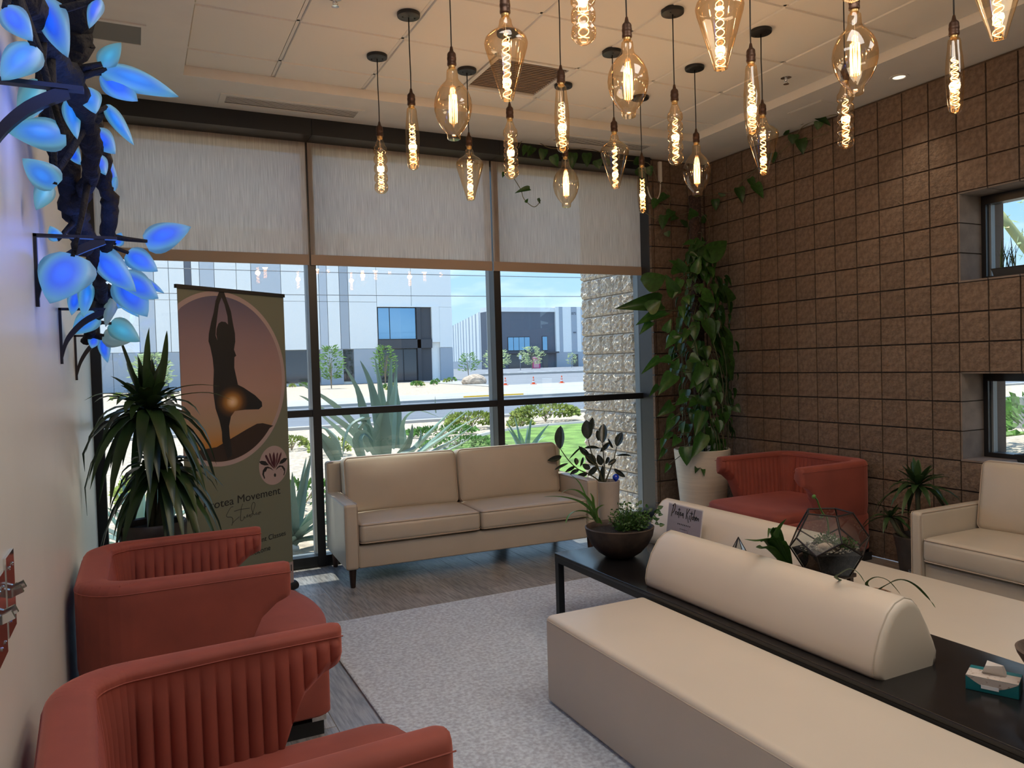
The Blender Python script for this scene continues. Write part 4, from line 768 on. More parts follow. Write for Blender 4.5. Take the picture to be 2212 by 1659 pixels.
MB().poly(disc(CR, -.0006, .001, 2.079)).obj('photo_rim', m_pink, t)
MB().poly(disc(CR - .03, -.0011, .001, 2.079)).obj('photo_sky', m_sunset, t)
m_hill = M('print_hill', (.028, .014, .009), .6)
hp = [(u, -.0016, z) for u, z in HILL]
arc = []
for i in range(60):
    a = -PI * i / 59 + rad(-2) ; u, z = CU + (CR - .031) * math.cos(a), CZ + (CR - .031) * math.sin(a)
    arc.append((u, z))
right = [p for p in arc if p[1] < HILL[-1][1] and p[0] > HILL[0][0] - .02]
q = MB(); q.poly(hp + [(u, -.0016, z) for u, z in right] + [(.035, -.0016, 1.12)]); q.obj('photo_hill', m_hill, t)
def glowprint():
    m = bpy.data.materials.new('print_low_sun'); m.use_nodes = True; n = m.node_tree; n.nodes.clear(); k = n.links.new
    out = nd(n, 'ShaderNodeOutputMaterial'); b = nd(n, 'ShaderNodeBsdfPrincipled'); b.inputs['Roughness'].default_value = .55
    tcn = nd(n, 'ShaderNodeTexCoord'); mp_ = nd(n, 'ShaderNodeMapping'); mp_.inputs['Scale'].default_value = (7.5, 1, 9.5); mp_.inputs['Location'].default_value = (-.3915 * 7.5, 0, -1.3731 * 9.5); k(tcn.outputs['Object'], mp_.inputs[0])
    ln = nd(n, 'ShaderNodeVectorMath', operation='LENGTH'); k(mp_.outputs[0], ln.inputs[0])
    rp_ = ramp(n, [(0, (.75, .55, .40)), (.20, (.62, .40, .20)), (.40, (.33, .15, .03)), (.7, (.08, .035, .012)), (1, (.010, .009, .009))]); k(ln.outputs['Value'], rp_.inputs[0])
    k(rp_.outputs[0], b.inputs['Base Color']); k(b.outputs[0], out.inputs[0]); return m
q = MB(); q.poly([(u, -.0021, z) for u, z in SIL]); me = q.mesh('photo_figure', glowprint()); inst('photo_figure', me, t)
q = MB(); q.poly([(u, -.0025, z) for u, z in HOLE]); q.obj('photo_gap', m_sunset, t)
# logo roundel
lc = (LGC[0], LGC[1])
q = MB(); q.poly([(lc[0] + .134 * math.cos(2 * PI * i / 48), -.0008, lc[1] + .134 * math.sin(2 * PI * i / 48) + .0) for i in range(48)]); q.obj('logo_disc', m_pink, t)
for i, s in enumerate(LOGO): q = MB(); q.poly([(u, -.0014, z) for u, z in s]); q.obj('logo_petal' if i < 5 else 'logo_leaf', m_printmaroon if i < 5 else m_printblack, t)
q = MB(); q.poly([(.8 + .003 * math.cos(2 * PI * i / 10), -.0014, LOGO[7][0][1] + .0 + .003 * math.sin(2 * PI * i / 10)) for i in range(10)]); q.obj('logo_dot', m_printmaroon, t)
def bt(body, u, z, size, **k): return text('banner_lettering', body, size, m_printblack, t, T(u, -.0012, z) @ Rx(PI / 2), extrude=.0003, **k)
def fit(o, width):
    bpy.context.view_layer.update(); d = o.dimensions.x
    o.matrix_local = o.matrix_local @ S3(width / d, 1, 1)
o = bt('Protea Movement', .1295, .712, .0735); fit(o, .652)
o = bt('Movement Classes', .40, .4145, .050); fit(o, .42)
o = bt('All are welcome', .34, .345, .050); fit(o, .334)
MB().box(0, W, -.0008, 0, .062, .214).obj('white_foot_band', m_pink, t)
MB().box(.862, .870, -.0014, -.0008, .15, .195).obj('foot_band_letter', m_printblack, t)
q = MB()
for s in STUDIO:
    P = smooth_path([(u, -.0012, z) for u, z in s], 5); q.tube(P, .0017, 4)
q.obj('script_lettering', m_printblack, t)

# ------------------------------------------------------------------ menu card leaning on the far bolster
t = empty('menu_card', (2.80, 3.372, TZ + .001), PI / 2, 'lilac menu card in a clear holder leaning on the far bolster', 'card')
# local x = along the card (from the viewer's right to left), y = away from the viewer's side
CW, CH = .296, .268
fm = T(CW, 0, 0) @ Rz(PI) @ Rx(rad(-8.5))     # card frame: x left->right as read, z up, face towards -y
MB().box(-.006, CW + .006, .0005, .003, -.0, CH + .006).obj('clear_holder', m_cardrim, t, mx=fm)
MB().box(0, CW, -.0006, .0004, .004, CH).obj('card_print', m_card, t, mx=fm)
MB().box(0, CW, .003, .03, 0, .004).obj('holder_foot', m_cardrim, t, mx=fm)
q = MB(); r6 = random.Random(3)
for c0, a0, a1 in ((.09, 60, 140), (.16, 40, 100)):
    for i in range(7):
        a = rad(a0 + (a1 - a0) * i / 6); l = .085 + .03 * r6.random()
        q.poly([(c0 + .01 * math.cos(a), -.0010, .03 + .01 * math.sin(a)), (c0 + l * .6 * math.cos(a - .04), -.0010, .03 + l * .8 * math.sin(a - .04)), (c0 + l * math.cos(a), -.0010, .03 + l * math.sin(a) * 1.2), (c0 + l * .6 * math.cos(a + .04), -.0010, .03 + l * .8 * math.sin(a + .04))])
q.obj('leaf_print', m_cardray, t, mx=fm)
def stroke(q, pts, w): q.tube(smooth_path([(x, -.0012, z) for x, z in pts], 4), w, 4)
def word(q, ox, oz, s, strokes, w):
    for st in strokes: stroke(q, [(ox + x * s, oz + z * s) for x, z in st], w)
q = MB()
# hand-lettered "Protea Kitchen" on a 100-unit scale (x 0..100)
PK = [[(3, 0), (5, 12), (9, 27)], [(5, 24), (10, 29), (14, 30), (15, 24), (12, 14), (7, 9)], [(17, 6), (18, 14), (18, 12), (21, 14)], [(25, 13), (22, 10), (23, 7), (26, 8), (26, 12), (24, 13)], [(30, 23), (29, 10), (30, 0)], [(26, 20), (33, 19)], [(33, 9), (36, 11), (36, 14), (33, 13), (33, 8), (36, 7), (39, 9)], [(44, 13), (41, 12), (41, 8), (44, 9), (45, 13), (45, 6), (46, 2)],
      [(56, 25), (56, 12), (55, 2)], [(65, 26), (60, 18), (57, 12), (60, 6), (65, -5)], [(67, 12), (66, 4), (68, 4)], [(66.5, 17), (67, 18)], [(73, 22), (72, 10), (71, -1)], [(69, 17), (77, 17)], [(79, 11), (76, 9), (76, 5), (79, 5)], [(83, 27), (81, 12), (80, 4), (82, 11), (85, 9), (84, 2)], [(87, 7), (90, 9), (90, 12), (87, 10), (87, 5), (91, 5)], [(93, 5), (93, 11), (94, 8), (97, 10), (97, 4)]]
word(q, .022, .197, .00258, PK, .0025)
q.obj('script_title', m_printblack, t, mx=fm)
text('small_capitals', 'C O O K B O O K', .0125, m_printblack, t, fm @ T(.095, -.0012, .140) @ Rx(PI / 2), extrude=.0002) if False else None
q = MB()
for i in range(8): q.box(.094 + i * .0152, .094 + i * .0152 + .006, -.0013, -.0006, .160, .168)
q.obj('small_lettering', m_printblack, t, mx=fm)
MB().box(.118, .182, -.0013, -.0006, .137, .1387).obj('rule_line', m_printblack, t, mx=fm)
o = text('card_heading', 'Whole Food Fuel', .021, m_printblack, t, fm @ T(.092, -.0012, .106) @ Rx(PI / 2), extrude=.0002)

# ------------------------------------------------------------------ pendant lamps (one of each kind, then copies)
BL = .347
def bulb_profile(kind):
    if kind == 'tube': return [(.0, 0), (.014, .001), (.024, .007), (.029, .018), (.032, .04), (.037, .09), (.0395, .15), (.039, .20), (.035, .255), (.030, .295), (.028, .325), (.026, .338), (.018, .345), (.014, .347)]
    if kind == 'ribbed':
        p = [(0, 0), (.018, .001), (.026, .006)]; z = .012
        for i in range(5):
            p += [(.033, z), (.0415, z + .010), (.043, z + .020), (.0425, z + .034), (.040, z + .045), (.033, z + .053)]; z += .058
        return p + [(.030, .305), (.024, .322), (.019, .334), (.016, .347)]
    if kind == 'oval': return [(0, .004), (.024, .0), (.030, .003), (.032, .012), (.033, .030), (.044, .042), (.062, .065), (.080, .10), (.0905, .14), (.0925, .165), (.088, .20), (.074, .235), (.054, .262), (.036, .28), (.029, .295), (.0275, .32), (.026, .335), (.018, .345), (.014, .347)]
    return [(0, .003), (.020, 0), (.025, .002), (.027, .010), (.038, .05), (.055, .105), (.073, .165), (.088, .215), (.0915, .235), (.086, .255), (.068, .274), (.046, .288), (.033, .298), (.028, .312), (.025, .33), (.017, .343), (.014, .347)]
def filament(kind):
    q = MB()
    if kind == 'oval':
        for i in range(12):
            a = 2 * PI * i / 12; b_ = a + PI / 12
            r0 = .018; q.tube([(r0 * math.cos(a), r0 * math.sin(a), .085), (r0 * 1.12 * math.cos(a + .1), r0 * 1.12 * math.sin(a + .1), .15), (r0 * math.cos(b_), r0 * math.sin(b_), .215)], .0017, 4)
    else:
        z0, z1, r0, n = {'tube': (.030, .255, .0195, 8), 'ribbed': (.022, .262, .0185, 6), 'diamond': (.012, .265, .0185, 7)}[kind]
        for s in (0, PI):
            q.tube([((r0 * (1 - .25 * i / (n * 12))) * math.cos(s + (1 if s == 0 else -1) * 2 * PI * i / 12), (r0 * (1 - .25 * i / (n * 12))) * math.sin(s + (1 if s == 0 else -1) * 2 * PI * i / 12), z0 + (z1 - z0) * i / (n * 12)) for i in range(n * 12 + 1)], .0014, 4)
    return q.mesh('filament', m_fil, 180)
lamp_d = bpy.data.lights.new('bulb_glow', 'POINT'); lamp_d.energy = BULB_W; lamp_d.color = (1, .72, .45); lamp_d.shadow_soft_size = .03
KLAB = {'tube': 'slim torpedo-shaped filament bulb', 'ribbed': 'ribbed bottle-shaped filament bulb', 'oval': 'round balloon-shaped filament bulb', 'diamond': 'tapered diamond-shaped filament bulb'}
protos = {}
def pendant_proto(kind):
    t = empty('pendant_lamp', (0, 0, 0)); tag(t, None, 'pendant lamp', 'hanging filament pendants')
    zt = ZT - .004; zb = 2.664
    MB().lathe([(.0, zt - .026), (.052, zt - .026), (.062, zt - .022), (.064, zt - .016), (.064, zt)], 32).obj('canopy', m_canopy, t, 40)
    sc_ = MB().lathe([(.004, zt - .0262), (.004, zt - .030), (.0025, zt - .0305)], 8).mesh('canopy_screw', m_blackmatte)
    for s in (-1, 1): inst('canopy_screw', sc_, t, T(s * .034, 0, 0))
    MB().tube([(0, 0, zt - .02), (.0015, .001, 3.35), (-.001, 0, 3.2), (0, 0, 3.10)], .0034, 6).obj('cord', m_cord, t, 180)
    MB().lathe([(.004, 3.115), (.006, 3.112), (.010, 3.093), (.013, 3.088), (.019, 3.082), (.0215, 3.074), (.0215, 3.062), (.0225, 3.060), (.0225, 3.050), (.0215, 3.048), (.0215, 3.036), (.0225, 3.034), (.0225, 3.024), (.019, 3.020)], 20).obj('socket', m_socket, t, 40)
    MB().lathe([(.0165, 3.022), (.0175, 3.018), (.0165, 3.015), (.0175, 3.012), (.0165, 3.009), (.014, 3.004)], 16).obj('screw_base', m_brass, t, 40)
    b = MB().lathe(bulb_profile(kind), 32, cap0=False, cap1=False).obj('bulb', m_amber, t, 50, T(0, 0, zb))
    inst('filament', filament(kind), b)
    MB().tube([(0, 0, .262 if kind != 'oval' else .06), (0, 0, .34)], .0015, 4).obj('support_stem', m_glasswire, b)
    return t
grid_k = {4.68: 'rdot', 4.065: 'trdo', 3.46: 'otrd', 2.865: 'dotr', 2.262: 'rdot', 1.665: '.rd.'}
full = {'r': 'ribbed', 'd': 'diamond', 'o': 'oval', 't': 'tube'}
cname = ['leftmost column', 'second column', 'third column', 'column by the block wall']
rname = {4.68: 'row nearest the window', 4.065: 'second row from the window', 3.46: 'third row from the window', 2.865: 'fourth row from the window', 2.262: 'fifth row from the window', 1.665: 'row cut off by the photo top'}
for y, ks in grid_k.items():
    for c, (x, k) in enumerate(zip((1.432, 2.043, 2.782, 3.443), ks)):
        if k == '.': continue
        kind = full[k]
        if kind not in protos: protos[kind] = o = pendant_proto(kind)
        else: o = copy_tree(protos[kind])
        o.location = (x, y, 0); o.rotation_euler = (0, 0, random.uniform(0, 6))
        o['label'] = '%s, %s, %s' % (KLAB[kind], rname[y], cname[c])
        l_ = bpy.data.objects.new('bulb_glow', lamp_d); COL.objects.link(l_); l_.location = (x, y, 2.664 + .15)

# ------------------------------------------------------------------ lit branch sculpture on the left wall
t = empty('branch_sculpture', (XL, 3.3, 2.1), 0, 'dark twisted branch wall sculpture with blue lit leaves', 'sculpture')
off = T(-XL, -3.3, -2.1)
rs = random.Random(21)
def limb(name, pts, r0, r1, jit=.008, n=5, mat=None, sides=8):
    P = smooth_path(pts, n); N = len(P); P = [p + Vector((rs.uniform(-jit, jit), rs.uniform(-jit, jit), rs.uniform(-jit, jit))) for p in P]
    R_ = [(r0 + (r1 - r0) * i / (N - 1)) * rs.uniform(.82, 1.2) for i in range(N)]
    q = MB(); q.tube(P, R_, sides); return q.obj(name, mat or m_bark, t, 180, off)
def shift(pts): return [(max(XL + .05, x), y, z) for x, y, z in pts]
TR = [shift(s) for s in TRUNK]
limb('branch', TR[0], .036, .020); limb('branch', TR[1], .052, .036); limb('branch', TR[2], .026, .030)
for a, b, c_ in ((0, 5, .03), (2, 12, .03)):   # wrapped knots
    p = Vector(TR[0][b]); limb('knot', [p + Vector((.03, -.05, .03)), p + Vector((-.02, 0, .04)), p + Vector((.02, .06, -.03))], c_, .018)
allp = [Vector(p) for s in TR for p in smooth_path(s, 4)]
gl = []
def cup(name, mat):
    q = MB(); n = 10; vs = []; fs = []
    for i in range(n + 1):
        s = i / n; hw = .5 * math.sin(PI * min(1, s * .95 + .05) ** .62) ** .8 if i < n else .004
        for j in range(7):
            u = -1 + j / 3; vs.append((hw * u, s, -.22 * hw * (u * u) * 1.1 + .10 * math.sin(PI * s) - .03 * abs(u) * hw))
        if i: b = 7 * (i - 1); fs += [(b + j, b + j + 1, b + j + 8, b + j + 7) for j in range(6)]
    m_ = len(vs); vs += [(x, y, z - .022) for x, y, z in vs]; fs += [tuple(m_ + k for k in reversed(f)) for f in fs]
    rim = [7 * i for i in range(n + 1)]; rim2 = [7 * i + 6 for i in range(n + 1)]
    for rr_ in (rim, rim2):
        for k in range(n): fs.append((rr_[k], rr_[k + 1], rr_[k + 1] + m_, rr_[k] + m_))
    q.add(vs, fs); return q.mesh(name, mat, 180)
gmesh = [cup('lit_leaf', m) for m in m_glow]
pick = {3: 2, 12: 2, 4: 2, 30: 3, 29: 2, 27: 3, 11: 1, 2: 1, 10: 1}
for i, (b, tp, wd) in enumerate(GLEAF):
    b = (max(b[0], XL + .03), b[1], b[2]); tp = (max(tp[0], XL + .015), tp[1], tp[2])
    hint = Vector((-.10 + rs.uniform(-.3, .3), -.95, -.2 + rs.uniform(-.35, .35)))
    o = inst('lit_leaf', gmesh[pick.get(i, 0 if rs.random() < .72 else 1)], t, off @ leaf_mat(b, tp, wd * 1.06, hint))
    bv = Vector(b); near = min(allp, key=lambda p: (p - bv).length)
    d = bv - near; v = near - d * .05
    q = MB(); q.tube([tuple(v), tuple(v + (bv - v) * .5 + Vector((0, 0, rs.uniform(-.015, .02)))), tuple(bv + (Vector(tp) - bv) * .05)], [.013, .010, .007], 6); q.obj('twig', m_bark, t, 180, off)
# iron brackets
for i, (y, z, arm) in enumerate(((1.95, 2.207, .20), (2.89, 2.03, .24), (3.70, 1.855, .20), (4.55, 1.782, .17))):
    q = MB(); q.box(0, .010, -.012, .012, -.235, .0); q.box(0, arm, -.012, .012, -.010, 0)
    A = smooth_path([(.006, 0, -.20), (.03, 0, -.13), (arm * .45, 0, -.06), (arm * .85, 0, -.012)], 5)
    q.loft([[(p.x - .003, -.009, p.z + .013), (p.x + .003, -.009, p.z - .013), (p.x + .003, .009, p.z - .013), (p.x - .003, .009, p.z + .013)] for p in A])
    q.obj('wall_bracket', m_bracket, t, None, off @ T(XL, y, z))
for i, (x, y, z, e) in enumerate(((-.12, 1.7, 2.35, 3.0), (-.10, 2.4, 2.25, 2.6), (-.08, 3.1, 2.0, 2.2), (-.06, 3.7, 1.86, 1.0))):
    ld = bpy.data.lights.new('leaf_glow', 'POINT'); ld.energy = e; ld.color = (.06, .20, 1.0); ld.shadow_soft_size = .12
    o = bpy.data.objects.new('leaf_glow', ld); COL.objects.link(o); o.location = (x, y, z)
# ------------------------------------------------------------------ indoor plants
rp_ = random.Random(31)
def pot(parent, prof, mat, soil_r, soil_z, nm='pot', n=32, smooth=45):
    MB().lathe(prof, n).obj(nm, mat, parent, smooth)
    q = MB(); q.lathe([(0.001, soil_z + .006), (soil_r * .6, soil_z + .004), (soil_r, soil_z)], n, cap0=False, cap1=False); q.obj('soil', m_soil, parent, 180)
def rosette(parent, c, n, ln, wd, e0, e1, mat, droop=(.55, .9), nm='leaf', lim=None, seed=1, seg=7, floor=None):
    r = random.Random(seed)
    for i in range(n):
        az = i * 2.39996 + r.uniform(-.25, .25); u = i / max(1, n - 1); e = e1 + (e0 - e1) * u + r.uniform(-.12, .12)
        l = ln * r.uniform(.8, 1.12) * (1 - .25 * u); dr = r.uniform(*droop) * math.cos(e)
        pts = []
        for k in range(seg):
            s = k / (seg - 1); h = l * s * math.cos(e) * (1 - .18 * s * s); z = l * (math.sin(e) * s - dr * s * s)
            p = Vector((c[0] + h * math.cos(az), c[1] + h * math.sin(az), c[2] + z))
            pts.append(lim(p) if lim else p)
        q = MB(); ribbon(q, pts, wd * r.uniform(.85, 1.15), .3, prof=lambda s: (.35 + .65 * min(1, s * 3.2)) * (1 - s ** 3.2) + .01); q.obj(nm, mat, parent, 180)

# left strap-leaf plant (two heads) by the banner
PX, PY = .055, 4.66
t = empty('strap_leaf_plant', (PX, PY, 0), 0, 'tall dark green strap-leaf plant in a dark pot beside the banner', 'plant')
pot(t, [(.12, 0), (.125, .01), (.150, .30), (.168, .60), (.172, .70), (.176, .74), (.168, .752), (.155, .745), (.150, .70)], m_potdark, .152, .715)
for (a, b), z1 in (((.0, .0), 1.40), ((.05, -.04), 1.02)): MB().tube(smooth_path([(a * .4, b * .4, .70), (a * .7 + .012, b, .70 + (z1 - .7) * .5), (a, b, z1)], 5), .020, 8).obj('cane', m_stem, t, 180)
lim = lambda p: Vector((max(p.x, -.32 + .015 if False else XL - PX + .02), p.y, p.z))
rosette(t, (0, 0, 1.36), 84, .46, .070, 1.42, -.35, m_drac, (.55, 1.0), lim=lim, seed=4)
rosette(t, (.05, -.04, 1.02), 60, .42, .062, 1.1, -.45, m_drac, (.7, 1.2), lim=lim, seed=8)
for pts, wd in (([(0, 0, 1.36), (-.06, -.05, 1.52), (-.11, -.08, 1.70), (-.135, -.09, 1.79)], .05), ([(0, 0, 1.36), (.0, -.06, 1.55), (.01, -.09, 1.72), (.02, -.10, 1.82)], .045), ([(0, 0, 1.36), (.06, -.08, 1.50), (.09, -.12, 1.64), (.105, -.15, 1.80)], .06),
               ([(0, 0, 1.36), (.12, -.08, 1.47), (.24, -.12, 1.50), (.36, -.16, 1.49)], .04), ([(0, 0, 1.36), (.14, -.1, 1.44), (.30, -.16, 1.455), (.42, -.20, 1.41)], .035), ([(.05, -.04, 1.05), (.16, -.1, 1.10), (.28, -.14, 1.02), (.36, -.18, .93)], .04), ([(0, 0, 1.36), (-.12, -.05, 1.45), (-.22, -.1, 1.47), (-.30, -.14, 1.44)], .04)):
    q = MB(); ribbon(q, [lim(Vector(p)) for p in pts], wd, .3, n=4, prof=lambda s: (.4 + .6 * min(1, s * 3)) * (1 - s ** 3) + .01); q.obj('leaf', m_drac, t, 180)

# dark strap-leaf plant between the corner chair and the cream armchair
t = empty('strap_leaf_plant', (4.72, 3.40, 0), 0, 'dark green strap-leaf plant in the shade between coral chair and cream armchair', 'plant')
pot(t, [(.10, 0), (.11, .01), (.135, .22), (.15, .30), (.155, .32), (.14, .325), (.132, .29)], m_potdark, .134, .295)
for a, z1 in (((0, 0), .66), ((-.12, .12), .44)): MB().tube([(a[0] * .3, a[1] * .3, .28), (a[0] * .7, a[1] * .7, z1 - .1), (a[0], a[1], z1)], .016, 8).obj('cane', m_stem, t, 180)
lim2 = lambda p: Vector((min(p.x, XR - 4.72 - .04), p.y, p.z))
rosette(t, (0, 0, .66), 34, .34, .048, 1.3, -.2, m_drac, (.35, .8), lim=lim2, seed=14); rosette(t, (-.12, .12, .44), 16, .26, .036, 1.0, -.1, m_drac, (.4, .8), lim=lim2, seed=15)
c = empty('small_cup', (4.60, 3.42 - .30, 0), 0, 'grey cup with a white label on the floor behind the armchair arm', 'cup')
c.location = (4.36, 3.16, 0)
MB().lathe([(.035, 0), (.037, .003), (.044, .19), (.041, .19), (.036, .01), (.0, .008)], 24, cap1=False).obj('cup_wall', m_alu, c, 40)
MB().lathe([(.0415, .095), (.0430, .15)], 24, cap0=False, cap1=False).obj('label_band', m_cardwhite, c)

# rubber plant behind the sofa arm
RX, RY = 3.67, 5.60
t = empty('rubber_plant', (RX, RY, 0), 0, 'burgundy rubber plant in a pale pot behind the right arm of the sofa', 'plant')
pot(t, [(.075, 0), (.08, .01), (.095, .30), (.105, .50), (.110, .52), (.10, .524), (.094, .49)], m_potwhite, .095, .495)
off = T(-RX, -RY, 0)
for s in RSTEM: MB().tube(smooth_path(s, 4), [.007 - .0035 * i / (4 * (len(s) - 1)) for i in range(4 * (len(s) - 1) + 1)], 6).obj('stem', m_stem, t, 180, off)
rl = leaf_mesh('leaf', m_rubber, oval, 9, .22, .06)
stp = [Vector(p) for s in RSTEM for p in smooth_path(s, 6)]
for b, tp, wd in RUBBER:
    inst('leaf', rl, t, off @ leaf_mat(b, tp, wd, (-.44 + rp_.uniform(-.5, .5), -.8, .25 + rp_.uniform(-.4, .4))))
    bv = Vector(b); n_ = min(stp, key=lambda p: (p - bv).length)
    if (n_ - bv).length > .008: MB().tube([tuple(n_), tuple(bv)], .0028, 5).obj('petiole', m_stem, t)
g = empty('watering_globe', (RX + .05, RY - .055, .50), 0, 'small blue glass watering globe in the rubber plant pot', 'globe')
MB().lathe([(.004, 0), (.006, .02), (.018, .03), (.028, .045), (.030, .058), (.024, .074), (.010, .083), (.0, .085)], 20, cap1=False).obj('glass_bulb', m_blueglass, g, 60)

# tall heart-leaf climber on a coir pole
HX, HY = 4.585, 5.43
t = empty('climbing_plant', (HX, HY, 0), 0, 'tall heart-leaf climber on a coir pole in a large cream pot', 'plant')
off = T(-HX, -HY, 0)
pot(t, [(.165, 0), (.175, .015), (.20, .20), (.228, .50), (.248, .70), (.252, .745), (.243, .752), (.230, .742), (.225, .68)], m_potcream, .228, .70)
q = MB(); q.tube([(.03, .05, .66), (.03, .05, 1.6), (.035, .06, 2.4), (.04, .07, 3.05)], .055, 12); q.obj('coir_pole', m_moss, t, 180)
hl = [leaf_mesh('leaf', m_pothos, heart, 8, .25, c_) for c_ in (.12, .25, .38)]
Pv = [(Vector(b), Vector(tp), wd) for b, tp, wd in POTHOS]
for b, tp, wd in Pv:
    inst('leaf', rp_.choice(hl), t, off @ leaf_mat(b, tp, wd, (-.44 + rp_.uniform(-.35, .35), -.85, .3 + rp_.uniform(-.4, .4))))
    root = Vector((HX + .03 + rp_.uniform(-.04, .04), HY + .02, b.z + rp_.uniform(-.10, .16)))
    MB().tube(smooth_path([root, (root + b) / 2 + Vector((0, -.03, .03)), b], 3), .0032, 5).obj('petiole', m_stem, t, 180, off)
# inner foliage mass on the pole
for i in range(250):
    z = .66 + 1.95 * (i / 250) ** .9; u = (z - .7) / 1.9
    rad_ = (.35 - .18 * abs(u - .42)) * (1 if u < .85 else .6); a = rp_.uniform(PI * .75, PI * 2.05); rr_ = rad_ * rp_.uniform(.35, .95)
    b = Vector((HX + .03 + rr_ * math.cos(a), min(5.72, HY + rr_ * math.sin(a) * .8), z)); sz = rp_.uniform(.065, .145)
    d = Vector((.5 * math.cos(a), .5 * math.sin(a), -rp_.uniform(.6, 1.4))).normalized()
    inst('leaf', rp_.choice(hl), t, off @ leaf_mat(b, b + d * sz, sz * rp_.uniform(.6, .85), (math.cos(a), math.sin(a), .5)))
for i in range(16):
    a = rp_.uniform(PI * .8, PI * 1.9); x0_, y0_ = HX + .03 + .08 * math.cos(a), HY + .08 * math.sin(a); z0 = rp_.uniform(1.2, 2.2)
    MB().tube(smooth_path([(x0_, y0_, z0), (x0_ + .1 * math.cos(a), y0_ + .1 * math.sin(a), z0 - .2), (x0_ + .14 * math.cos(a + .4), y0_ + .14 * math.sin(a + .4), z0 - .5), (x0_ + .12 * math.cos(a + .5), y0_ + .12 * math.sin(a + .5), z0 - .8)], 4), .0035, 5).obj('stem', m_stem, t, 180, off)
for s in VINE: MB().tube(smooth_path(s, 4), .0035, 5).obj('trailing_vine', m_drystem, t, 180, off)
for b, tp, wd in VLEAF: inst('leaf', rp_.choice(hl), t, off @ leaf_mat(b, tp, wd, (-.6 + rp_.uniform(-.3, .3), -.7, .2)))

# planted bowl on the table
BX_, BY_ = 2.475, 3.665
t = empty('planted_bowl', (BX_, BY_, TZ), 0, 'round rustic brown bowl with spider plant and ferny greens on the table end', 'plant')
pot(t, [(.06, 0), (.085, .004), (.125, .03), (.165, .075), (.190, .125), (.197, .160), (.200, .172), (.192, .176), (.180, .165), (.176, .14)], m_bowl, .178, .145, 'bowl', 40)
off = T(-BX_, -BY_, -TZ)
for pts, wd in SPIDER:
    q = MB(); ribbon(q, pts, wd, .35, n=4, side='open', prof=lambda s: (.55 + .45 * min(1, s * 3)) * (1 - s ** 4) + .01); q.obj('strap_leaf', m_spider, t, 180, off)
def tuft(parent, nm, mat, c, rx, ry, rz_, n, size, seed, mx=None, stalks=True):
    r = random.Random(seed); q = MB()
    for i in range(n):
        u, v = r.uniform(0, 2 * PI), r.random() ** .5; h = r.random(); p = Vector((c[0] + rx * v * math.cos(u) * (.55 + .45 * h), c[1] + ry * v * math.sin(u) * (.55 + .45 * h), c[2] + rz_ * (h * (1 - .45 * v * v))))
        d = Vector((r.uniform(-1, 1), r.uniform(-1, 1), r.uniform(-.4, 1))).normalized(); s = d.orthogonal().normalized(); a = r.uniform(0, PI); s = s * math.cos(a) + d.cross(s) * math.sin(a); l = size * r.uniform(.6, 1.3)
        q.add([p, p + d * l * .5 + s * l * .28, p + d * l, p + d * l * .5 - s * l * .28], [(0, 1, 2, 3)])
        if stalks and i % 5 == 0: q.tube([(c[0] + (p.x - c[0]) * .3, c[1] + (p.y - c[1]) * .3, c[2]), tuple(p)], .0012, 3, cap=False)
    o = q.obj(nm, mat, parent, None, mx); o['kind'] = 'stuff'; return o
tuft(t, 'fern_foliage', m_fern, (.02, -.02, .15), .10, .09, .16, 520, .020, 3); tuft(t, 'fern_foliage', m_fern, (.10, -.05, .15), .08, .08, .11, 380, .018, 4)
sl_ = leaf_mesh('small_leaf', m_pothos, heart, 5, .2, .2)
for i in range(46):
    a = rp_.uniform(-.9, 1.6); r_2 = rp_.uniform(.02, .19); z = .16 + .13 * rp_.random() - .1 * max(0, r_2 - .12)
    b = Vector((.05 + r_2 * math.cos(a), -.05 + r_2 * math.sin(a) * .8, z)); d = Vector((math.cos(a) * .6, math.sin(a) * .6 - .3, rp_.uniform(-.4, .6))).normalized(); s = rp_.uniform(.018, .032)
    inst('small_leaf', sl_, t, leaf_mat(b, b + d * s, s * .8, (-.4, -.8, .6)))
MB().tube(smooth_path([(.1, -.04, .15), (.19, -.05, .19), (.235, -.06, .26)], 4), .002, 4).obj('runner_stem', m_stem, t); 
for p, d in (((.235, -.06, .26), (.03, -.01, .015)), ((.225, -.06, .25), (.03, .0, -.02)), ((.215, -.06, .235), (-.005, -.02, .025)), ((.20, -.055, .21), (.03, -.01, -.015))):
    b = Vector(p); inst('small_leaf', sl_, t, leaf_mat(b, b + Vector(d), .026, (-.4, -.8, .6)))

# geometric terrarium on a low stand between the bolsters
DX, DY = 2.735, 2.405; a_ = .119; SZ = .165
s = tag(empty('terrarium_stand', (DX, DY, TZ)), 'low dark wooden stand under the glass terrarium', 'stand')
q = MB(); rcube(q, .16, .16, .018, .004, mx=T(0, 0, SZ - .010)); q.obj('top_board', m_darkwood, s, 40)
for sx in (-1, 1):
    for sy in (-1, 1): MB().box(-.010, .010, -.010, .010, 0, SZ - .018, T(sx * .06, sy * .06, 0)).obj('leg', m_darkwood, s)
t = empty('glass_terrarium', (DX, DY, TZ + SZ), rad(-12), 'faceted glass terrarium with dark soil, pebbles and small plants', 'terrarium')
Rb, Rm = a_ * .8507, a_ * 1.3764; h1, h2, h3 = a_ * .8507, a_ * 1.3764, a_ * 2.2270
lv = [[(R_ * math.cos(2 * PI * i / 5 + ph), R_ * math.sin(2 * PI * i / 5 + ph), z) for i in range(5)] for R_, z, ph in ((Rb, 0, 0), (Rm, h1, 0), (Rm, h2, PI / 5), (Rb, h3, PI / 5))]
edges = []
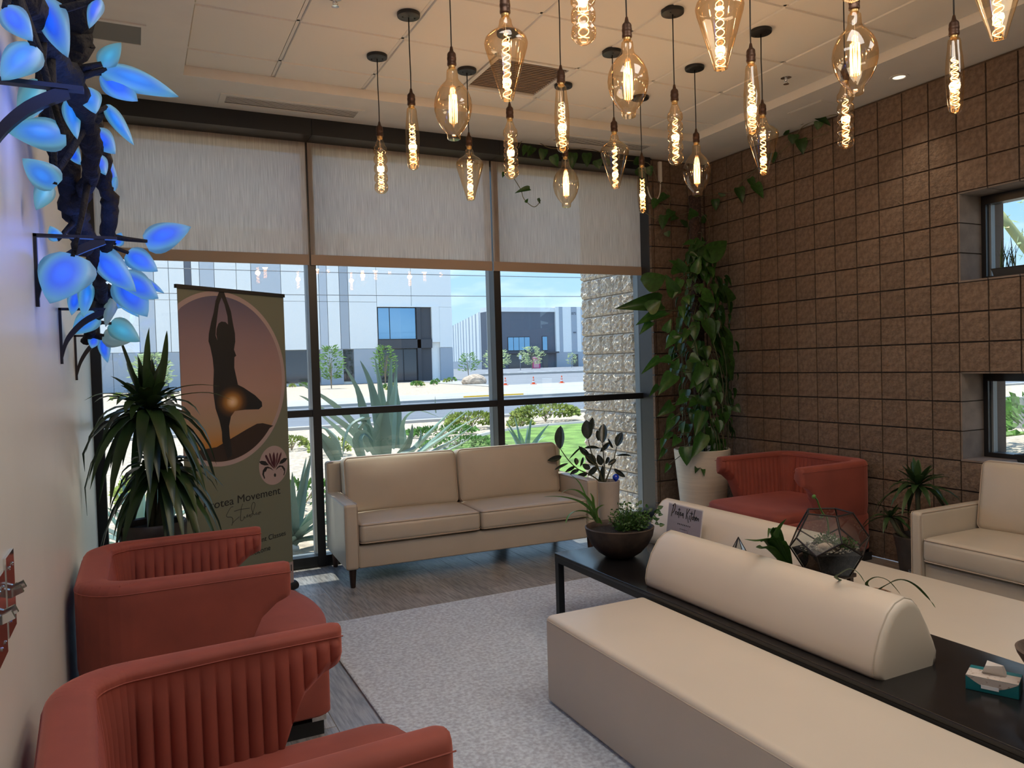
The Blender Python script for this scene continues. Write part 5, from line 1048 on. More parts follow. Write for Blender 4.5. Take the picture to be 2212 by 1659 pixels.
for i in range(5):
    j = (i + 1) % 5; edges += [(lv[0][i], lv[0][j]), (lv[0][i], lv[1][i]), (lv[1][i], lv[2][i]), (lv[2][i], lv[1][j]), (lv[2][i], lv[3][i]), (lv[3][i], lv[3][j])]
q = MB()
for e in edges: q.tube(e, .0038, 6)
q.obj('metal_came', m_came, t)
for i in range(5):
    j = (i + 1) % 5
    MB().poly([lv[0][i], lv[0][j], lv[1][j], lv[2][i], lv[1][i]]).obj('glass_pane', m_tglass, t)
    MB().poly([lv[3][i], lv[3][j], lv[2][j], lv[1][j], lv[2][i]]).obj('glass_pane', m_tglass, t)
q = MB(); k = .955; lo = []
for z in (.003, h1 * .5, h1 * .98):
    R_ = (Rb + (Rm - Rb) * z / h1) * k; lo.append([(R_ * math.cos(2 * PI * i / 5), R_ * math.sin(2 * PI * i / 5), z) for i in range(5)])
q.loft(lo); q.obj('soil_layer', m_soil, t)
r9 = random.Random(2); q = MB()
for i in range(250):
    u, v = r9.uniform(0, 2 * PI), r9.random() ** .5 * Rm * .74; s_ = r9.uniform(.003, .007); c0 = (v * math.cos(u), v * math.sin(u), h1 + .002 + r9.uniform(0, .012))
    q.add([(c0[0] + s_ * x, c0[1] + s_ * y, c0[2] + s_ * z * .7) for x, y, z in ((1, 0, 0), (0, 1, 0), (-1, 0, 0), (0, -1, 0), (0, 0, 1), (0, 0, -1))], [(0, 1, 4), (1, 2, 4), (2, 3, 4), (3, 0, 4), (1, 0, 5), (2, 1, 5), (3, 2, 5), (0, 3, 5)])
tag(q.obj('pebbles', m_pebble, t), kind='stuff')
q = MB(); rcube(q, .06, .05, .035, .012, mx=T(-.04, -.03, h1 + .015) @ Rz(.4)); q.obj('stone', m_rock, t, 180)
tuft(t, 'moss_tuft', m_fern, (.02, .03, h1 + .005), .075, .065, .055, 260, .016, 6); tuft(t, 'moss_tuft', m_fern, (.06, -.05, h1 + .005), .04, .04, .05, 120, .018, 7)
q = MB(); q.tube([(-.08, -.06, h1 + .07), (-.02, -.07, h1 + .01)], .002, 5); q.obj('twig', m_drystem, t)
wm = t.matrix_basis.inverted() @ T(0, 0, 0)
im = (T(DX, DY, TZ + SZ) @ Rz(rad(-12))).inverted()
MB().tube(smooth_path(BUD, 4), .0035, 6).obj('flower_stem', m_spider, t, 180, im)
for p in (BUD[-1], (BUD[2][0] - .01, BUD[2][1], BUD[2][2] - .008)):
    q = MB(); q.lathe([(0, -.010), (.006, -.008), (.009, 0), (.006, .008), (0, .011)], 10, cap0=False, cap1=False); q.obj('bud', m_spider, t, 180, im @ T(*p) @ Rx(.6))

# small glass prism, bromeliad and orchid between the bolsters
t = empty('glass_prism', (2.63, 2.86, TZ + .0), rad(20), 'small clear geometric glass planter behind the near bolster', 'terrarium')
pv = [(.055 * math.cos(2 * PI * i / 6), .055 * math.sin(2 * PI * i / 6), .14) for i in range(6)]; pb = [(x * .6, y * .6, 0) for x, y, z in pv]; ap = (0, 0, .245)
q = MB()
for i in range(6):
    j = (i + 1) % 6
    for e in ((pv[i], pv[j]), (pv[i], ap), (pb[i], pv[i]), (pb[i], pb[j])): q.tube(e, .002, 5)
q.obj('metal_came', m_came, t)
for i in range(6):
    j = (i + 1) % 6; MB().poly([pv[i], pv[j], ap]).obj('glass_pane', m_tglass, t); MB().poly([pb[i], pb[j], pv[j], pv[i]]).obj('glass_pane', m_tglass, t)
def clay(x, y, z0, z1, r, mat, lab, cat='plant', nm='potted_plant'):
    t = empty(nm, (x, y, z0), 0, lab, cat); h = z1 - z0
    pot(t, [(r * .62, 0), (r * .66, .004), (r * .95, h * .8), (r * 1.02, h * .82), (r * 1.02, h), (r * .9, h), (r * .88, h * .9)], mat, r * .89, h * .92); return t
bx, by = max(2.655, BROM[0][0][0][0]), BROM[0][0][0][1] + .04
t = clay(bx - .0, by, TZ, .60, .052, m_clay, 'glossy bromeliad with upright strap leaves beside the terrarium')
for pts, wd in BROM:
    q = MB(); P0 = [(bx + (pts[0][0] - bx) * .4, by + (pts[0][1] - by) * .4, min(pts[0][2], .60))] + pts[1:]
    ribbon(q, [(p[0], p[1], p[2] + (.02 if k_ else 0)) for k_, p in enumerate(P0)], wd * 1.4, .45, n=4, side='open', prof=lambda s: (.55 + .45 * min(1, s * 3)) * (1 - s ** 3) + .01); q.obj('strap_leaf', m_spider if pts[1][2] < .66 else m_pothos, t, 180, T(-bx, -by, -TZ))
ox, oy = max(2.66, ORCHID[1][0][0][0] + .03), ORCHID[1][0][0][1] + .06
t = clay(ox, oy, TZ, .60, .055, m_clay, 'tan pot with arching strap leaves reaching over the near bolster')
for pts, wd in ORCHID:
    q = MB(); ribbon(q, [(ox, oy, .595)] + pts, wd, .35, n=4, side='open', prof=lambda s: (.5 + .5 * min(1, s * 3)) * (1 - s ** 4) + .01); q.obj('strap_leaf', m_drac, t, 180, T(-ox, -oy, -TZ))

# things at the near end of the table
bw = empty('stone_bowl', (2.612, 1.385, TZ), 0, 'weathered grey flower bowl behind the tissue box at the right photo edge', 'plant')
pot(bw, [(.06, 0), (.075, .01), (.085, .05), (.105, .11), (.125, .145), (.130, .160), (.122, .165), (.108, .150), (.10, .13)], m_greybowl, .104, .135, 'bowl', 36)
tuft(bw, 'succulent_foliage', m_fern, (0, 0, .135), .08, .08, .06, 120, .03, 12)
t = empty('tissue_box', (2.525, 1.552, TZ), rad(-66), 'teal and white tissue box on the near end of the black table', 'tissue box')
q = MB(); rcube(q, .150, .105, .048, .002, nx=1, ny=1, mx=T(0, 0, .024)); q.obj('box', m_teal, t, 40)
def card_curve(y): return [(-.075 + .15 * i / 12, y, .048 - .032 * math.sin(PI * i / 12)) for i in range(13)]
q = MB(); q.poly([(-.0752, -.0535, .048)] + [(x, -.0535, z) for x, _, z in card_curve(0)[1:-1]] + [(.0752, -.0535, .048)]); q.poly([(-.074, -.052, .0486), (.074, -.052, .0486), (.074, .02, .0486), (-.074, .02, .0486)]); q.obj('printed_panel', m_cardwhite, t)
MB().box(-.03, .02, -.0545, -.0538, .013, .025).obj('barcode_label', m_whiteline, t)
q = MB(); q.loft([[(-.035, -.004, .048), (.035, -.004, .048), (.035, .006, .048), (-.035, .006, .048)], [(-.030, -.02, .060), (.028, -.012, .060), (.034, .012, .060), (-.028, .014, .060)], [(-.022, -.022, .080), (.024, -.010, .084), (.026, .016, .078), (-.020, .010, .088)]], cap0=False); q.obj('tissue', m_tissue, t, 60)

# window ledge plants
t = empty('ledge_planter', (5.20, 3.02, 10 * B + .012), 0, 'black tray with spiky grass plants on the upper right window ledge', 'plant')
q = MB(); q.loft([[(x, y, z) for x, y in ((-.05 * k, -.13 * k), (.05 * k, -.13 * k), (.05 * k, .13 * k), (-.05 * k, .13 * k))] for z, k in ((0, .86), (.06, 1), (.064, 1.04), (.066, 1.04), (.066, .96), (.05, .94))]); q.obj('tray', m_blackmatte, t)
for i in range(22):
    a = rp_.uniform(0, 6.28); l = rp_.uniform(.14, .26); y0_ = rp_.uniform(.0, .10); e = rp_.uniform(.05, .45)
    q = MB(); ribbon(q, [(0, y0_, .05), (l * .35 * e * math.cos(a), y0_ + l * .35 * e * math.sin(a), .05 + l * .5), (l * e * math.cos(a), y0_ + l * e * math.sin(a), .05 + l * (1 - .2 * e))], .008, .3, n=2); q.obj('blade', m_drac, t)
t = empty('ledge_planter', (5.20, 2.86, 4 * B + .012), 0, 'black tray with a small spiky plant on the lower right window ledge', 'plant')
q = MB(); q.loft([[(x, y, z) for x, y in ((-.05 * k, -.15 * k), (.05 * k, -.15 * k), (.05 * k, .15 * k), (-.05 * k, .15 * k))] for z, k in ((0, .9), (.05, 1), (.052, 1.03), (.054, 1.03), (.054, .96), (.04, .94))]); q.obj('tray', m_blackmatte, t)
for i in range(18):
    a = rp_.uniform(0, 6.28); l = rp_.uniform(.08, .16); e = rp_.uniform(.1, .8); y0_ = (.09, -.02)[i % 2]
    q = MB(); ribbon(q, [(0, y0_, .04), (l * .35 * e * math.cos(a), y0_ + l * .35 * e * math.sin(a), .04 + l * .6), (l * e * math.cos(a), y0_ + l * e * math.sin(a), .04 + l * (1 - .4 * e))], .006, .3, n=2); q.obj('blade', m_stem, t)
# ------------------------------------------------------------------ outside: wing wall of split face block
G = -.12
ww = struct(MB().box(4.50, 5.46, 6.27, 7.26, G - .1, ZS + .1).obj('wall_exterior', m_mortar_out))
for c in range(5):
    for r in range(-1, 18):
        inst('split_face_block', rb.choice(blo), ww, T(4.482, 7.262 - (c + .5) * .199, .02 + (r + .5) * B) @ Rz(-PI / 2) @ Ry(rb.choice((0, PI))) @ S3(.975, 1, 1))
# ground, road, pavements
def slab(name, pts, z0, z1, mat): return struct(MB().prism([(x, y, z0) for x, y in pts], (0, 0, z1 - z0)).obj(name, mat))
slab('ground', [(-120, 6.28), (260, 6.28), (260, 420), (-120, 420)], G - .4, G - .03, m_gravel)
slab('ground_side', [(5.5, -60), (200, -60), (200, 6.28), (5.5, 6.28)], G - .4, G - .03, m_gravel)
slab('gravel_bed', [(-60, 6.3), (60, 6.3), (60, 22.0), (-60, 22.0)], G - .03, G, m_gravel)
slab('road', [(-150, 22.3), (250, 22.3), (250, 34.7), (-150, 34.7)], G - .03, G - .02, m_road)
slab('kerb_near', [(-150, 21.9), (250, 21.9), (250, 22.3), (-150, 22.3)], G - .03, G + .08, m_conc)
slab('kerb_far', [(-150, 34.7), (250, 34.7), (250, 35.2), (-150, 35.2)], G - .03, G + .09, m_conc)
slab('pavement_far', [(-150, 35.2), (250, 35.2), (250, 43.2), (-150, 43.2)], G - .03, G + .03, m_conc)
for i in range(9): slab('road_marking', [(-6 + i * 6.5, 28.4), (-3 + i * 6.5, 28.4), (-3 + i * 6.5, 28.6), (-6 + i * 6.5, 28.6)], G - .02, G - .012, m_whiteline)
slab('driveway', [(20.2, 43.2), (60, 43.2), (60, 58), (33, 92), (30, 92), (24.5, 52)], G - .03, G + .02, m_conc)
# car park rises gently to the far building
mb = MB(); mb.loft([[(26, 56, G + .02), (120, 56, G + .02)], [(36, 92, G + .05), (190, 92, G + .05)], [(62, 160, .42), (260, 160, .42)], [(62, 400, .45), (300, 400, .45)]], False, False, False); struct(mb.obj('parking_ground', m_lot))
for i in range(12): slab('parking_marking', [(50 + i * 3.2, 108), (50.3 + i * 3.2, 108), (55.3 + i * 3.2, 122), (55 + i * 3.2, 122)], .14, .16, m_whiteline)
slab('parking_kerb', [(44, 100), (110, 100), (110, 101), (44, 101)], G, .28, m_conc)
# lawn with its curved kerb
lawn = [(3.2, 11.0), (4.6, 13.2), (6.2, 15.2), (7.3, 16.4), (8.6, 17.3), (10.2, 17.75), (12.0, 17.6), (16, 16.8), (16, 9), (4.6, 9), (3.4, 9.6)]
slab('lawn', lawn, G - .03, G + .03, m_lawn)
q = MB(); q.tube(smooth_path([(x, y, G + .02) for x, y in lawn[:8]], 5), .07, 6); struct(q.obj('kerb_lawn', m_conc))
t = tag(MB().box(-.0, 3.4, -.06, .06, 0, .10).obj('yellow_kerb_stop', m_yellow), 'yellow painted kerb bar across the road', 'kerb'); t.location = (15.0, 36.0, G + .03)

# low clipped hedges and ground cover
def shrub(name, x, y, sx, sy, sz, lab, mat, n=420, size=.10, grp=None, cat='shrub', seed=1, z=None):
    t = empty(name, (x, y, G if z is None else z), 0, lab, cat, grp)
    q = MB(); q.tube([(0, 0, 0), (0, 0, sz * .5)], .02, 5)
    for k in range(4): a = k * 1.6; q.tube([(0, 0, .02), (sx * .3 * math.cos(a), sy * .3 * math.sin(a), sz * .7)], .012, 4)
    q.obj('stems', m_trunk, t)
    r = random.Random(seed); q = MB()
    for i in range(n):
        u, v = r.uniform(0, 2 * PI), math.acos(r.uniform(-.25, 1)); k = r.uniform(.82, 1.05)
        nrm = Vector((math.sin(v) * math.cos(u), math.sin(v) * math.sin(u), math.cos(v))); e = .75
        p = Vector((sx * k * math.copysign(abs(nrm.x) ** e, nrm.x), sy * k * math.copysign(abs(nrm.y) ** e, nrm.y), sz * (.42 + .58 * k * nrm.z)))
        p.z = max(.01, p.z); d = (nrm + Vector((r.uniform(-.6, .6), r.uniform(-.6, .6), r.uniform(-.3, .6)))).normalized(); s = d.orthogonal().normalized(); l = size * r.uniform(.6, 1.2)
        q.add([p - s * l * .5, p + d * l * .6, p + s * l * .5, p - d * l * .5], [(0, 1, 2, 3)])
    o = q.obj('foliage', mat, t); o['kind'] = 'stuff'; return t
shrub('clipped_hedge', 10.55, 19.25, 1.05, .42, .52, 'clipped olive green hedge along the lawn edge, right of the second mullion', m_shrub, 1100, .10, seed=2)
shrub('clipped_hedge', 7.95, 18.6, .70, .45, .46, 'clipped olive hedge behind the second mullion', m_shrub, 700, .10, seed=3)
shrub('low_shrub', 9.1, 18.0, .36, .30, .24, 'small low olive shrub between the two hedges', m_shrub, 350, .08, seed=4)
shrub('low_shrub', 6.6, 17.3, .9, .4, .24, 'spreading low green shrub right of the big agave', m_shrubg, 650, .08, seed=5)
shrub('low_shrub', 5.9, 14.6, .8, .45, .22, 'bright green ground cover at the foot of the agave', m_shrubg, 650, .07, seed=6)
shrub('low_shrub', 2.9, 16.5, .35, .3, .30, 'round yellow-green shrub seen just right of the banner', m_shrub, 300, .07, seed=7)
shrub('low_shrub', 3.35, 14.9, .4, .35, .35, 'nearer yellow-green shrub seen just right of the banner', m_shrub, 320, .07, seed=8)
shrub('low_shrub', 1.75, 9.4, .55, .5, .35, 'bright green bush low behind the banner edge', m_shrubg, 420, .07, seed=9)
shrub('low_shrub', .2, 10.5, .5, .4, .5, 'yellow-green grassy bush behind the dark strap-leaf plant', m_shrub, 420, .07, seed=10)
# desert planting in front of the big building
r3 = random.Random(8)
for i in range(26):
    x, y = -4 + (i * 7.3) % 35 + r3.uniform(-.6, .6), 52 + (i * 11.9) % 29 + r3.uniform(-.8, .8); s = r3.uniform(.25, .5)
    shrub('desert_shrub', x, y, s, s, s * 1.1, 'small desert shrub dotted over the gravel across the road', (m_shrub, m_shrubg)[i % 2], 60, .22, 'small desert shrubs across the road', seed=40 + i)
def tree(name, x, y, h, wd, lab, n=700, seed=1, zb=None, mat=None, size=.28, grp=None):
    zb = G if zb is None else zb; t = empty(name, (x, y, zb), 0, lab, 'tree', grp); r = random.Random(seed)
    q = MB()
    for k in range(4):
        a = r.uniform(0, 6.28); q.tube(smooth_path([(0, 0, 0), (wd * .08 * math.cos(a), wd * .08 * math.sin(a), h * .3), (wd * .28 * math.cos(a + .3), wd * .28 * math.sin(a + .3), h * .75)], 3), [.05 * h / 4 * (1 - .12 * i) for i in range(7)], 5)
    q.obj('trunk', m_trunk, t)
    q = MB()
    for i in range(n):
        u, v = r.uniform(0, 2 * PI), r.uniform(0, 1); z = h * (.22 + .78 * v); rad__ = wd * (.25 + .75 * math.sin(PI * min(1, v * .8 + .14))) * r.uniform(.2, 1)
        p = Vector((rad__ * math.cos(u), rad__ * math.sin(u), z)); d = Vector((math.cos(u), math.sin(u), r.uniform(-.2, .9))).normalized(); s = d.orthogonal().normalized(); l = size * r.uniform(.5, 1.3)
        q.add([p, p + d * l * .5 + s * l * .16, p + d * l, p + d * l * .5 - s * l * .16], [(0, 1, 2, 3)])
    o = q.obj('crown', mat or m_tree, t); o['kind'] = 'stuff'; return t
tree('desert_tree', 1.15, 66, 3.3, 1.5, 'pale feathery desert tree across the road, left of the banner', 900, 3, size=.42)
tree('desert_tree', 15.6, 68, 3.7, 1.1, 'young desert tree across the road beside the first mullion', 420, 4, size=.42, mat=m_shrubg)
tree('desert_tree', 23.6, 78, 4.0, 1.2, 'young desert tree before the entrance of the big building', 420, 5, size=.45, mat=m_shrubg)
tree('desert_tree', 55.5, 118, 4.0, 2.4, 'wide desert tree in the car park left of the second mullion', 420, 6, .1, size=.6)
tree('desert_tree', 80.2, 152, 5.0, 2.9, 'bushy desert tree in the car park left of the magenta cabin', 420, 7, .36, size=.7)
tree('desert_tree', 93.0, 156, 3.4, 1.2, 'thin young tree right of the magenta cabin', 160, 8, .38, size=.5)
tree('desert_tree', 97.5, 148, 4.4, 1.6, 'staked young tree before the dark building, rightmost', 260, 9, .35, size=.6)
tree('desert_tree', 42.5, 100, 3.2, 1.5, 'bush at the corner beyond the big pale building', 240, 10, .05, size=.5, mat=m_shrubg)
# boulder, cones, cabin
t = tag(MB().obj('boulder', m_rock), 'large tan boulder beside the driveway across the road', 'rock'); me = t.data
bmx = bmesh.new(); bmesh.ops.create_icosphere(bmx, subdivisions=3, radius=1); rr0 = random.Random(4)
for v in bmx.verts: v.co *= 1 + .10 * math.sin(v.co.x * 3.1 + 1) * math.cos(v.co.y * 2.7) + rr0.uniform(-.03, .03)
bmx.to_mesh(me); bmx.free(); t.location = (27.3, 63, G + .25); t.scale = (1.25, .9, .62)
for i, (x, y, lab) in enumerate(((26.75, 55.4, 'leftmost of three orange traffic cones at the car park edge'), (28.95, 54.7, 'middle orange traffic cone at the car park edge'), (31.6, 54.7, 'rightmost traffic cone, beside the tan wing wall'))):
    if i == 0:
        t = c0 = empty('traffic_cone', (x, y, G + .02), 0, lab, 'cone', 'traffic cones')
        q = MB(); q.loft([[(px * k, py * k, z) for px, py in rounded_rect(.20, .20, .03, 2)] for z, k in ((0, 1), (.03, 1), (.035, .9))]); q.obj('base', m_cone, t)
        MB().lathe([(.14, .03), (.115, .16)], 16).obj('lower_body', m_cone, t, 40); MB().lathe([(.115, .16), (.09, .30)], 16).obj('reflective_collar', m_whiteline, t, 40)
        MB().lathe([(.09, .30), (.075, .38)], 16).obj('middle_body', m_cone, t, 40); MB().lathe([(.075, .38), (.062, .46)], 16).obj('reflective_collar', m_whiteline, t, 40)
        MB().lathe([(.062, .46), (.03, .62), (.025, .63)], 16).obj('tip', m_cone, t, 40)
    else:
        t = copy_tree(c0); t.location = (x, y, G + .02); t['label'] = lab
t = empty('portable_toilet', (87.2, 163, .40), rad(-28), 'magenta portable toilet cabin in the far car park', 'cabin')
MB().box(-.95, .95, -.95, .95, 0, 2.5).obj('cabin_walls', m_pinkbox, t)
q = MB(); q.loft([[(-1.0, -1.0, 2.5), (1.0, -1.0, 2.5), (1.0, 1.0, 2.5), (-1.0, 1.0, 2.5)], [(-.7, -.9, 2.85), (.7, -.9, 2.85), (.7, .9, 2.85), (-.7, .9, 2.85)]]); q.obj('roof', m_pinkroof, t)
MB().box(-.65, .65, -1.0, -.95, .2, 2.2).obj('door', m_pinkroof, t)

# big agaves outside the glass
def agave(lab, x, y, blades, seed):
    t = empty('agave', (x, y, G), 0, lab, 'agave'); r = random.Random(seed)
    for pts, wd in blades:
        q = MB(); P = smooth_path([Vector(p) - Vector((x, y, G)) for p in pts], 3)
        ribbon(q, P, wd * .82, .62, prof=lambda s: (.72 + .28 * math.sin(PI * min(1, s * 1.6))) * (1 - s ** 2.6) + .01, side=(lambda a: (math.cos(a), math.sin(a), 0))(rad(-25) + r.uniform(-.85, .85)) if abs((Vector(pts[-1]) - Vector(pts[0])).normalized().z) > .75 else None)
        q.obj('blade', m_agave, t, 28)
    return t
agave('huge pale blue agave right outside the middle bay, behind the sofa', 3.62, 8.9, [(p, w_) for p, w_ in AGAVE], 1)
def rand_agave(lab, x, y, n, ln, wd, seed, e0=1.35, e1=.1):
    r = random.Random(seed); bl = []
    for i in range(n):
        az = i * 2.4 + r.uniform(-.2, .2); e = e0 + (e1 - e0) * i / n; l = ln * r.uniform(.8, 1.1); pts = []
        for k in range(5):
            s = k / 4; pts.append((x + l * s * math.cos(e) * math.cos(az), max(6.42, y + l * s * math.cos(e) * math.sin(az)), G + .05 + l * (math.sin(e) * s - .45 * math.cos(e) * s * s + .02)))
        bl.append((pts, wd * r.uniform(.85, 1.1)))
    return agave(lab, x, y, bl, seed)
rand_agave('pale agave low outside the left bay, between banner and mullion', 1.25, 7.25, 22, .95, .13, 5)
rand_agave('pale agave outside the far left glass behind the dark plant', .0, 7.5, 20, 1.05, .13, 6)
rand_agave('dark young agave rosette beyond the sofa back', 5.9, 11.5, 14, .9, .10, 7, 1.4, .5)

# ------------------------------------------------------------------ buildings across the road
def face_box(q, Y, x0, x1, z0, z1, d0, d1): q.box(x0, x1, Y - d0, Y + d1, z0, z1)
t = empty('warehouse', (16, 86, G), 0, 'large white and slate tilt-up warehouse across the road with glazed corner entry', 'building'); off = T(-16, -86, -G)
def pf(nm, m_, x0, x1, z0, z1, d0=0.0, d1=.3, par=None): return MB().box(x0, x1, 86 - d0, 86 + d1, z0, z1).obj(nm, m_, par or t, None, off)
pf('core_wall', m_bwhite, -80, 34.6, G, 17.0, -.31, 40)
# upper panels: alternating whites and greys, as widths along the front
ups = [(-60, -30, m_bwhite), (-30, -12, m_bpale), (-12, -3.6, m_bwhite), (-3.6, .5, m_bwhite), (.5, 2.0, m_bpale), (2.0, 3.4, m_bwhite), (3.4, 4.9, m_bwhite), (4.9, 5.55, m_bdark), (5.55, 6.35, m_bwhite), (6.35, 7.8, m_bpale), (7.8, 10.0, m_bwhite), (10.0, 11.5, m_bwhite), (11.5, 14.6, m_bpale), (14.6, 18.7, m_bwhite), (18.7, 19.6, m_bpale), (19.6, 21.0, m_bwhite), (21.0, 22.0, m_bgrey), (22.0, 25.3, m_bwhite)]
for a, b, mm in ups:
    for z0, z1 in ((3.86, 9.2), (9.24, 17.0)): pf('panel', mm, a + .03, b - .03, z0, z1, -.0)
for a, b, mm in ((25.3, 29.5, m_bwhite), (29.5, 34.6, m_bwhite)): pf('panel', mm, a + .03, b - .03, 8.72, 17.0)
lows = [(-60, -12, m_bdark), (-12, -2, m_bgrey), (-2, .4, m_bgrey), (.4, 3.0, m_bdark), (3, 5.2, m_bgrey), (5.2, 14.5, m_bgrey), (18.6, 21.2, m_bgrey), (22.4, 25.3, m_bgrey), (32.95, 34.6, m_bgrey)]
for a, b, mm in lows: pf('lower_panel', mm, a + .02, b - .02, G, 3.82)
for a, b in ((14.5, 18.6), (21.2, 22.4)): pf('lower_window', m_bglassdk, a + .05, b - .05, G + .3, 3.8, -.15)
# corner entry
pf('entry_pier', m_bwhite, 32.95, 34.6, 3.86, 8.7)
f1 = pf('upper_window', m_mull, 25.35, 30.05, 4.85, 8.65, -.2)
for a, b in ((25.45, 26.75), (26.85, 29.95)): MB().box(a, b, 86.14, 86.2, 4.95, 8.55).obj('pane', m_bglass, f1)
pf('spandrel', m_bblack, 25.35, 31.9, 3.82, 4.85, .15)
f2 = pf('lower_glazing', m_mull, 25.35, 30.05, G, 3.8, -.2)
for a, b in ((25.45, 26.8), (26.9, 28.3), (28.4, 29.95)): MB().box(a, b, 86.14, 86.2, .05, 3.7).obj('pane', m_bglassdk, f2)
pf('entry_post', m_bblack, 30.05, 30.5, G, 8.65, .15); pf('entry_return', m_bblack, 30.5, 31.9, G, 8.65, -.15); pf('side_fin', m_bwhite, 31.95, 32.9, 4.5, 8.75, .1)
pf('entry_cap', m_bwhite, 25.3, 32.9, 8.68, 8.80, .12)

t = empty('far_warehouse', (95, 185, .4), 0, 'distant slate and white warehouse numbered 875 beyond the car park', 'building'); off = T(-95, -185, -.4)
def pg(nm, m_, x0, x1, z0, z1, d0=0.0, d1=.5, par=None): return MB().box(x0, x1, 185 - d0, 185 + d1, z0, z1).obj(nm, m_, par or t, None, off)
pg('front_wall', m_bdark, 84.3, 105.1, .3, 15.8, 0, 4); pg('parapet', m_bwhite, 84.3, 105.1, 15.8, 17.0, .3, 4); pg('right_wall', m_bwhite, 105.1, 135, 4.6, 17.2, .6, 4)
pg('right_base', m_bgrey, 105.1, 135, .3, 4.6, .6, 4)
for a, b, mm in ((106.2, 107.3, m_bgrey), (110.1, 111.9, m_bgrey), (113.3, 114.6, m_bpale)): pg('grey_stripe', mm, a, b, 4.6, 17.2, .7, 0)
w_ = pg('front_window', m_mull, 90.3, 97.1, 5.2, 9.0, .1)
for i in range(4): MB().box(90.45 + i * 1.67, 91.98 + i * 1.67, 184.82, 184.9, 5.35, 8.85).obj('pane', m_bglass, w_)
w_ = pg('front_window', m_mull, 100.9, 102.6, 5.1, 9.1, .1); MB().box(101.05, 102.45, 184.82, 184.9, 5.25, 8.95).obj('pane', m_bglass, w_)
pg('entry_canopy', m_bblack, 89.2, 104.9, 4.35, 4.75, 2.5)
for a, b in ((90.5, 97), (101, 102.6)): pg('lower_window', m_bglassdk, a, b, .4, 4.2, .1)
pg('door_recess', m_bglassdk, 110.4, 112, .3, 3.9, .75, 0)
text('street_number', '875', 1.05, m_bdark, t, off @ T(110.15, 184.25, 15.0) @ Rx(PI / 2), extrude=.02)
MB().box(110.6, 111.5, 184.15, 184.3, 9.9, 10.2).obj('wall_light', m_bdark, t, None, off)
# long side wing running back
dv = Vector((108 - 84.3, 270 - 185, 0)); ln = dv.length; ang = math.atan2(dv.y, dv.x); off2 = T(84.3 - 95, 0, -.4) @ Rz(ang)
MB().box(0, ln, -3, 0, 3.2, 16.6).obj('side_wall', m_bwhite, t, None, off2); MB().box(0, ln, -3, .05, .3, 3.2).obj('side_base', m_bgrey, t, None, off2)
for i in range(11): MB().box(5 + i * 7.4, 6.6 + i * 7.4, .0, .12, 3.2, 16.6).obj('side_rib', m_bpale if i % 2 else m_bgrey, t, None, off2)
MB().box(3.2, 7.0, .0, .15, 3.2, 8.2).obj('side_window', m_bglassdk, t, None, off2)
# block of a third building glimpsed between the two
t = empty('yellow_warehouse', (60, 205, .4), 0, 'small pale yellow building glimpsed beyond the warehouse corner', 'building')
MB().box(-6, 12, 0, 6, 0, 9).obj('wall', M('pale_yellow_wall', (.62, .58, .42), .85), t); MB().box(-6.1, 12.1, -.1, 6.1, 9, 9.5).obj('parapet', m_bpale, t)
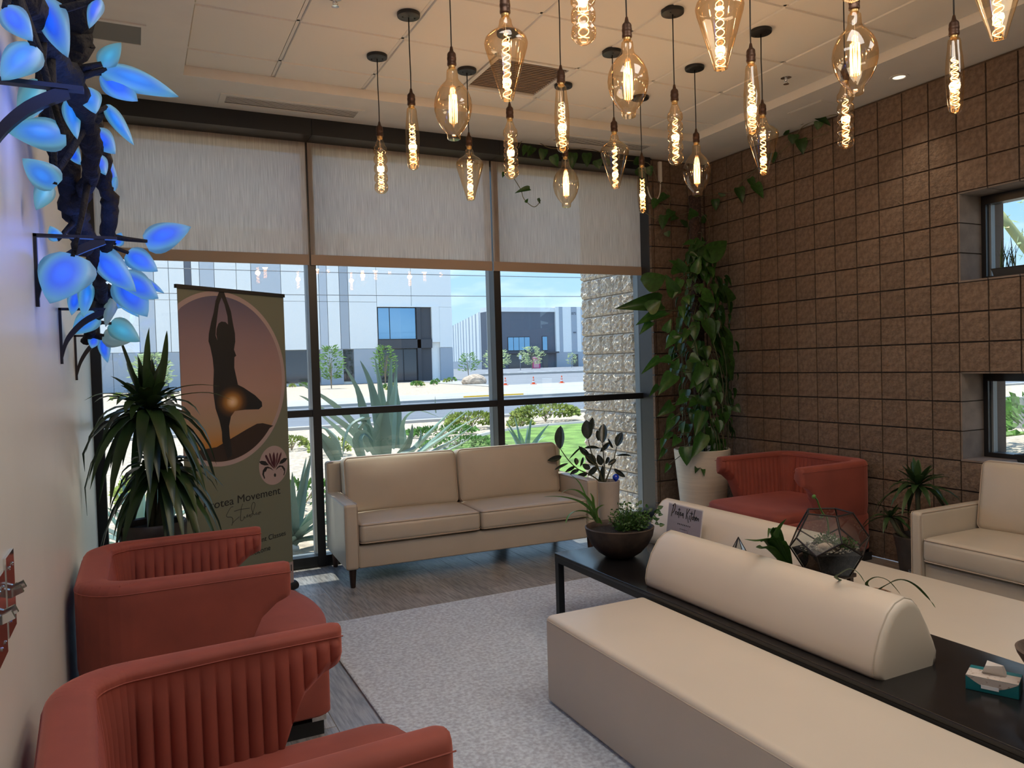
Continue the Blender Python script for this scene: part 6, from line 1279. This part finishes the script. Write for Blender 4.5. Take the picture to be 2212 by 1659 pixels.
# sign posts, canopy post, power lines
for i, (x, y, h, lab) in enumerate(((68.6, 135, 3.0, 'white sign on a post left of the bushy tree'), (109.0, 165, 3.4, 'sign post before the numbered white wall'), (98.4, 150, 3.2, 'white sign post beside the staked tree'))):
    t = empty('sign_post', (x, y, .35), 0, lab, 'sign', 'car park sign posts')
    MB().tube([(0, 0, 0), (0, 0, h)], .06, 6).obj('post', m_post, t); MB().box(-.28, .28, -.08, -.05, h - .8, h).obj('sign_plate', m_whiteline, t)
t = empty('shade_canopy', (67.0, 104, .1), 0, 'grey car park shade canopy on a post beside the wing wall', 'canopy')
MB().tube([(0, 0, 0), (0, 0, 6.0)], .18, 8).obj('post', m_post, t); MB().box(-.9, 6, -2, 2, 6.0, 6.35).obj('roof_panel', m_post, t)
for i, (z0, z1) in enumerate(((7.0, 7.6), (6.2, 6.7), (5.0, 5.6))):
    P = [(-40 + 90 * k / 12, 37.0 + 3 * k / 12, z0 + (z1 - z0) * k / 12 + .45 * ((k / 12 - .5) ** 2) * 4) for k in range(13)]
    tag(MB().tube(P, .018, 4).obj('power_line', m_wire), ('highest power line crossing the view over the road', 'middle power line crossing the view over the road', 'lowest power line, sagging across the warehouse front')[i], 'cable', 'overhead power lines')

# beyond the side windows: street tree, bank of shrubs
t = empty('street_tree', (11.2, 5.0, G), 0, 'pale green street tree seen through the upper side window', 'tree'); r = random.Random(6)
q = MB()
for pts, rr in (([(0, 0, 0), (.1, .2, 1.4), (.4, .0, 2.6), (1.0, -.4, 3.8)], .14), ([(.1, .2, 1.4), (-.2, .8, 2.4), (-.6, 1.4, 3.6)], .09), ([(.3, .05, 2.2), (.2, -.9, 2.9), (.2, -1.7, 3.4)], .08)): q.tube(smooth_path(pts, 4), [rr * (1 - .05 * i) for i in range(4 * (len(pts) - 1) + 1)], 7)
q.obj('trunk', M('olive_green_bark', (.34, .36, .16), .8), t, 180)
q = MB()
for i in range(1500):
    u, v = r.uniform(0, 6.28), math.acos(r.uniform(-1, 1)); k = r.random() ** .4; p = Vector((2.3 * k * math.sin(v) * math.cos(u), 2.6 * k * math.sin(v) * math.sin(u), 4.1 + 1.7 * k * math.cos(v))); d = Vector((r.uniform(-1, 1), r.uniform(-1, 1), r.uniform(-1, .6))).normalized(); s = d.orthogonal().normalized(); l = r.uniform(.07, .16)
    q.add([p, p + d * l * .5 + s * l * .22, p + d * l, p + d * l * .5 - s * l * .22], [(0, 1, 2, 3)])
tag(q.obj('crown', m_tree, t), kind='stuff')
shrub('low_shrub', 7.2, 3.9, .55, .6, .75, 'leafy green bush below the lower side window', m_shrubg, 600, .09, seed=77)
shrub('low_shrub', 14.2, 7.0, 1.6, 1.4, 1.0, 'round green bushes far outside the side windows', m_shrubg, 600, .18, seed=78)
slab('road_side', [(20, -60), (30, -60), (30, 22), (20, 22)], G - .03, G - .015, m_lot)
slab('wall_garden', [(16.9, -10), (17.2, -10), (17.2, 15), (16.9, 15)], G - .03, .55, m_conc)
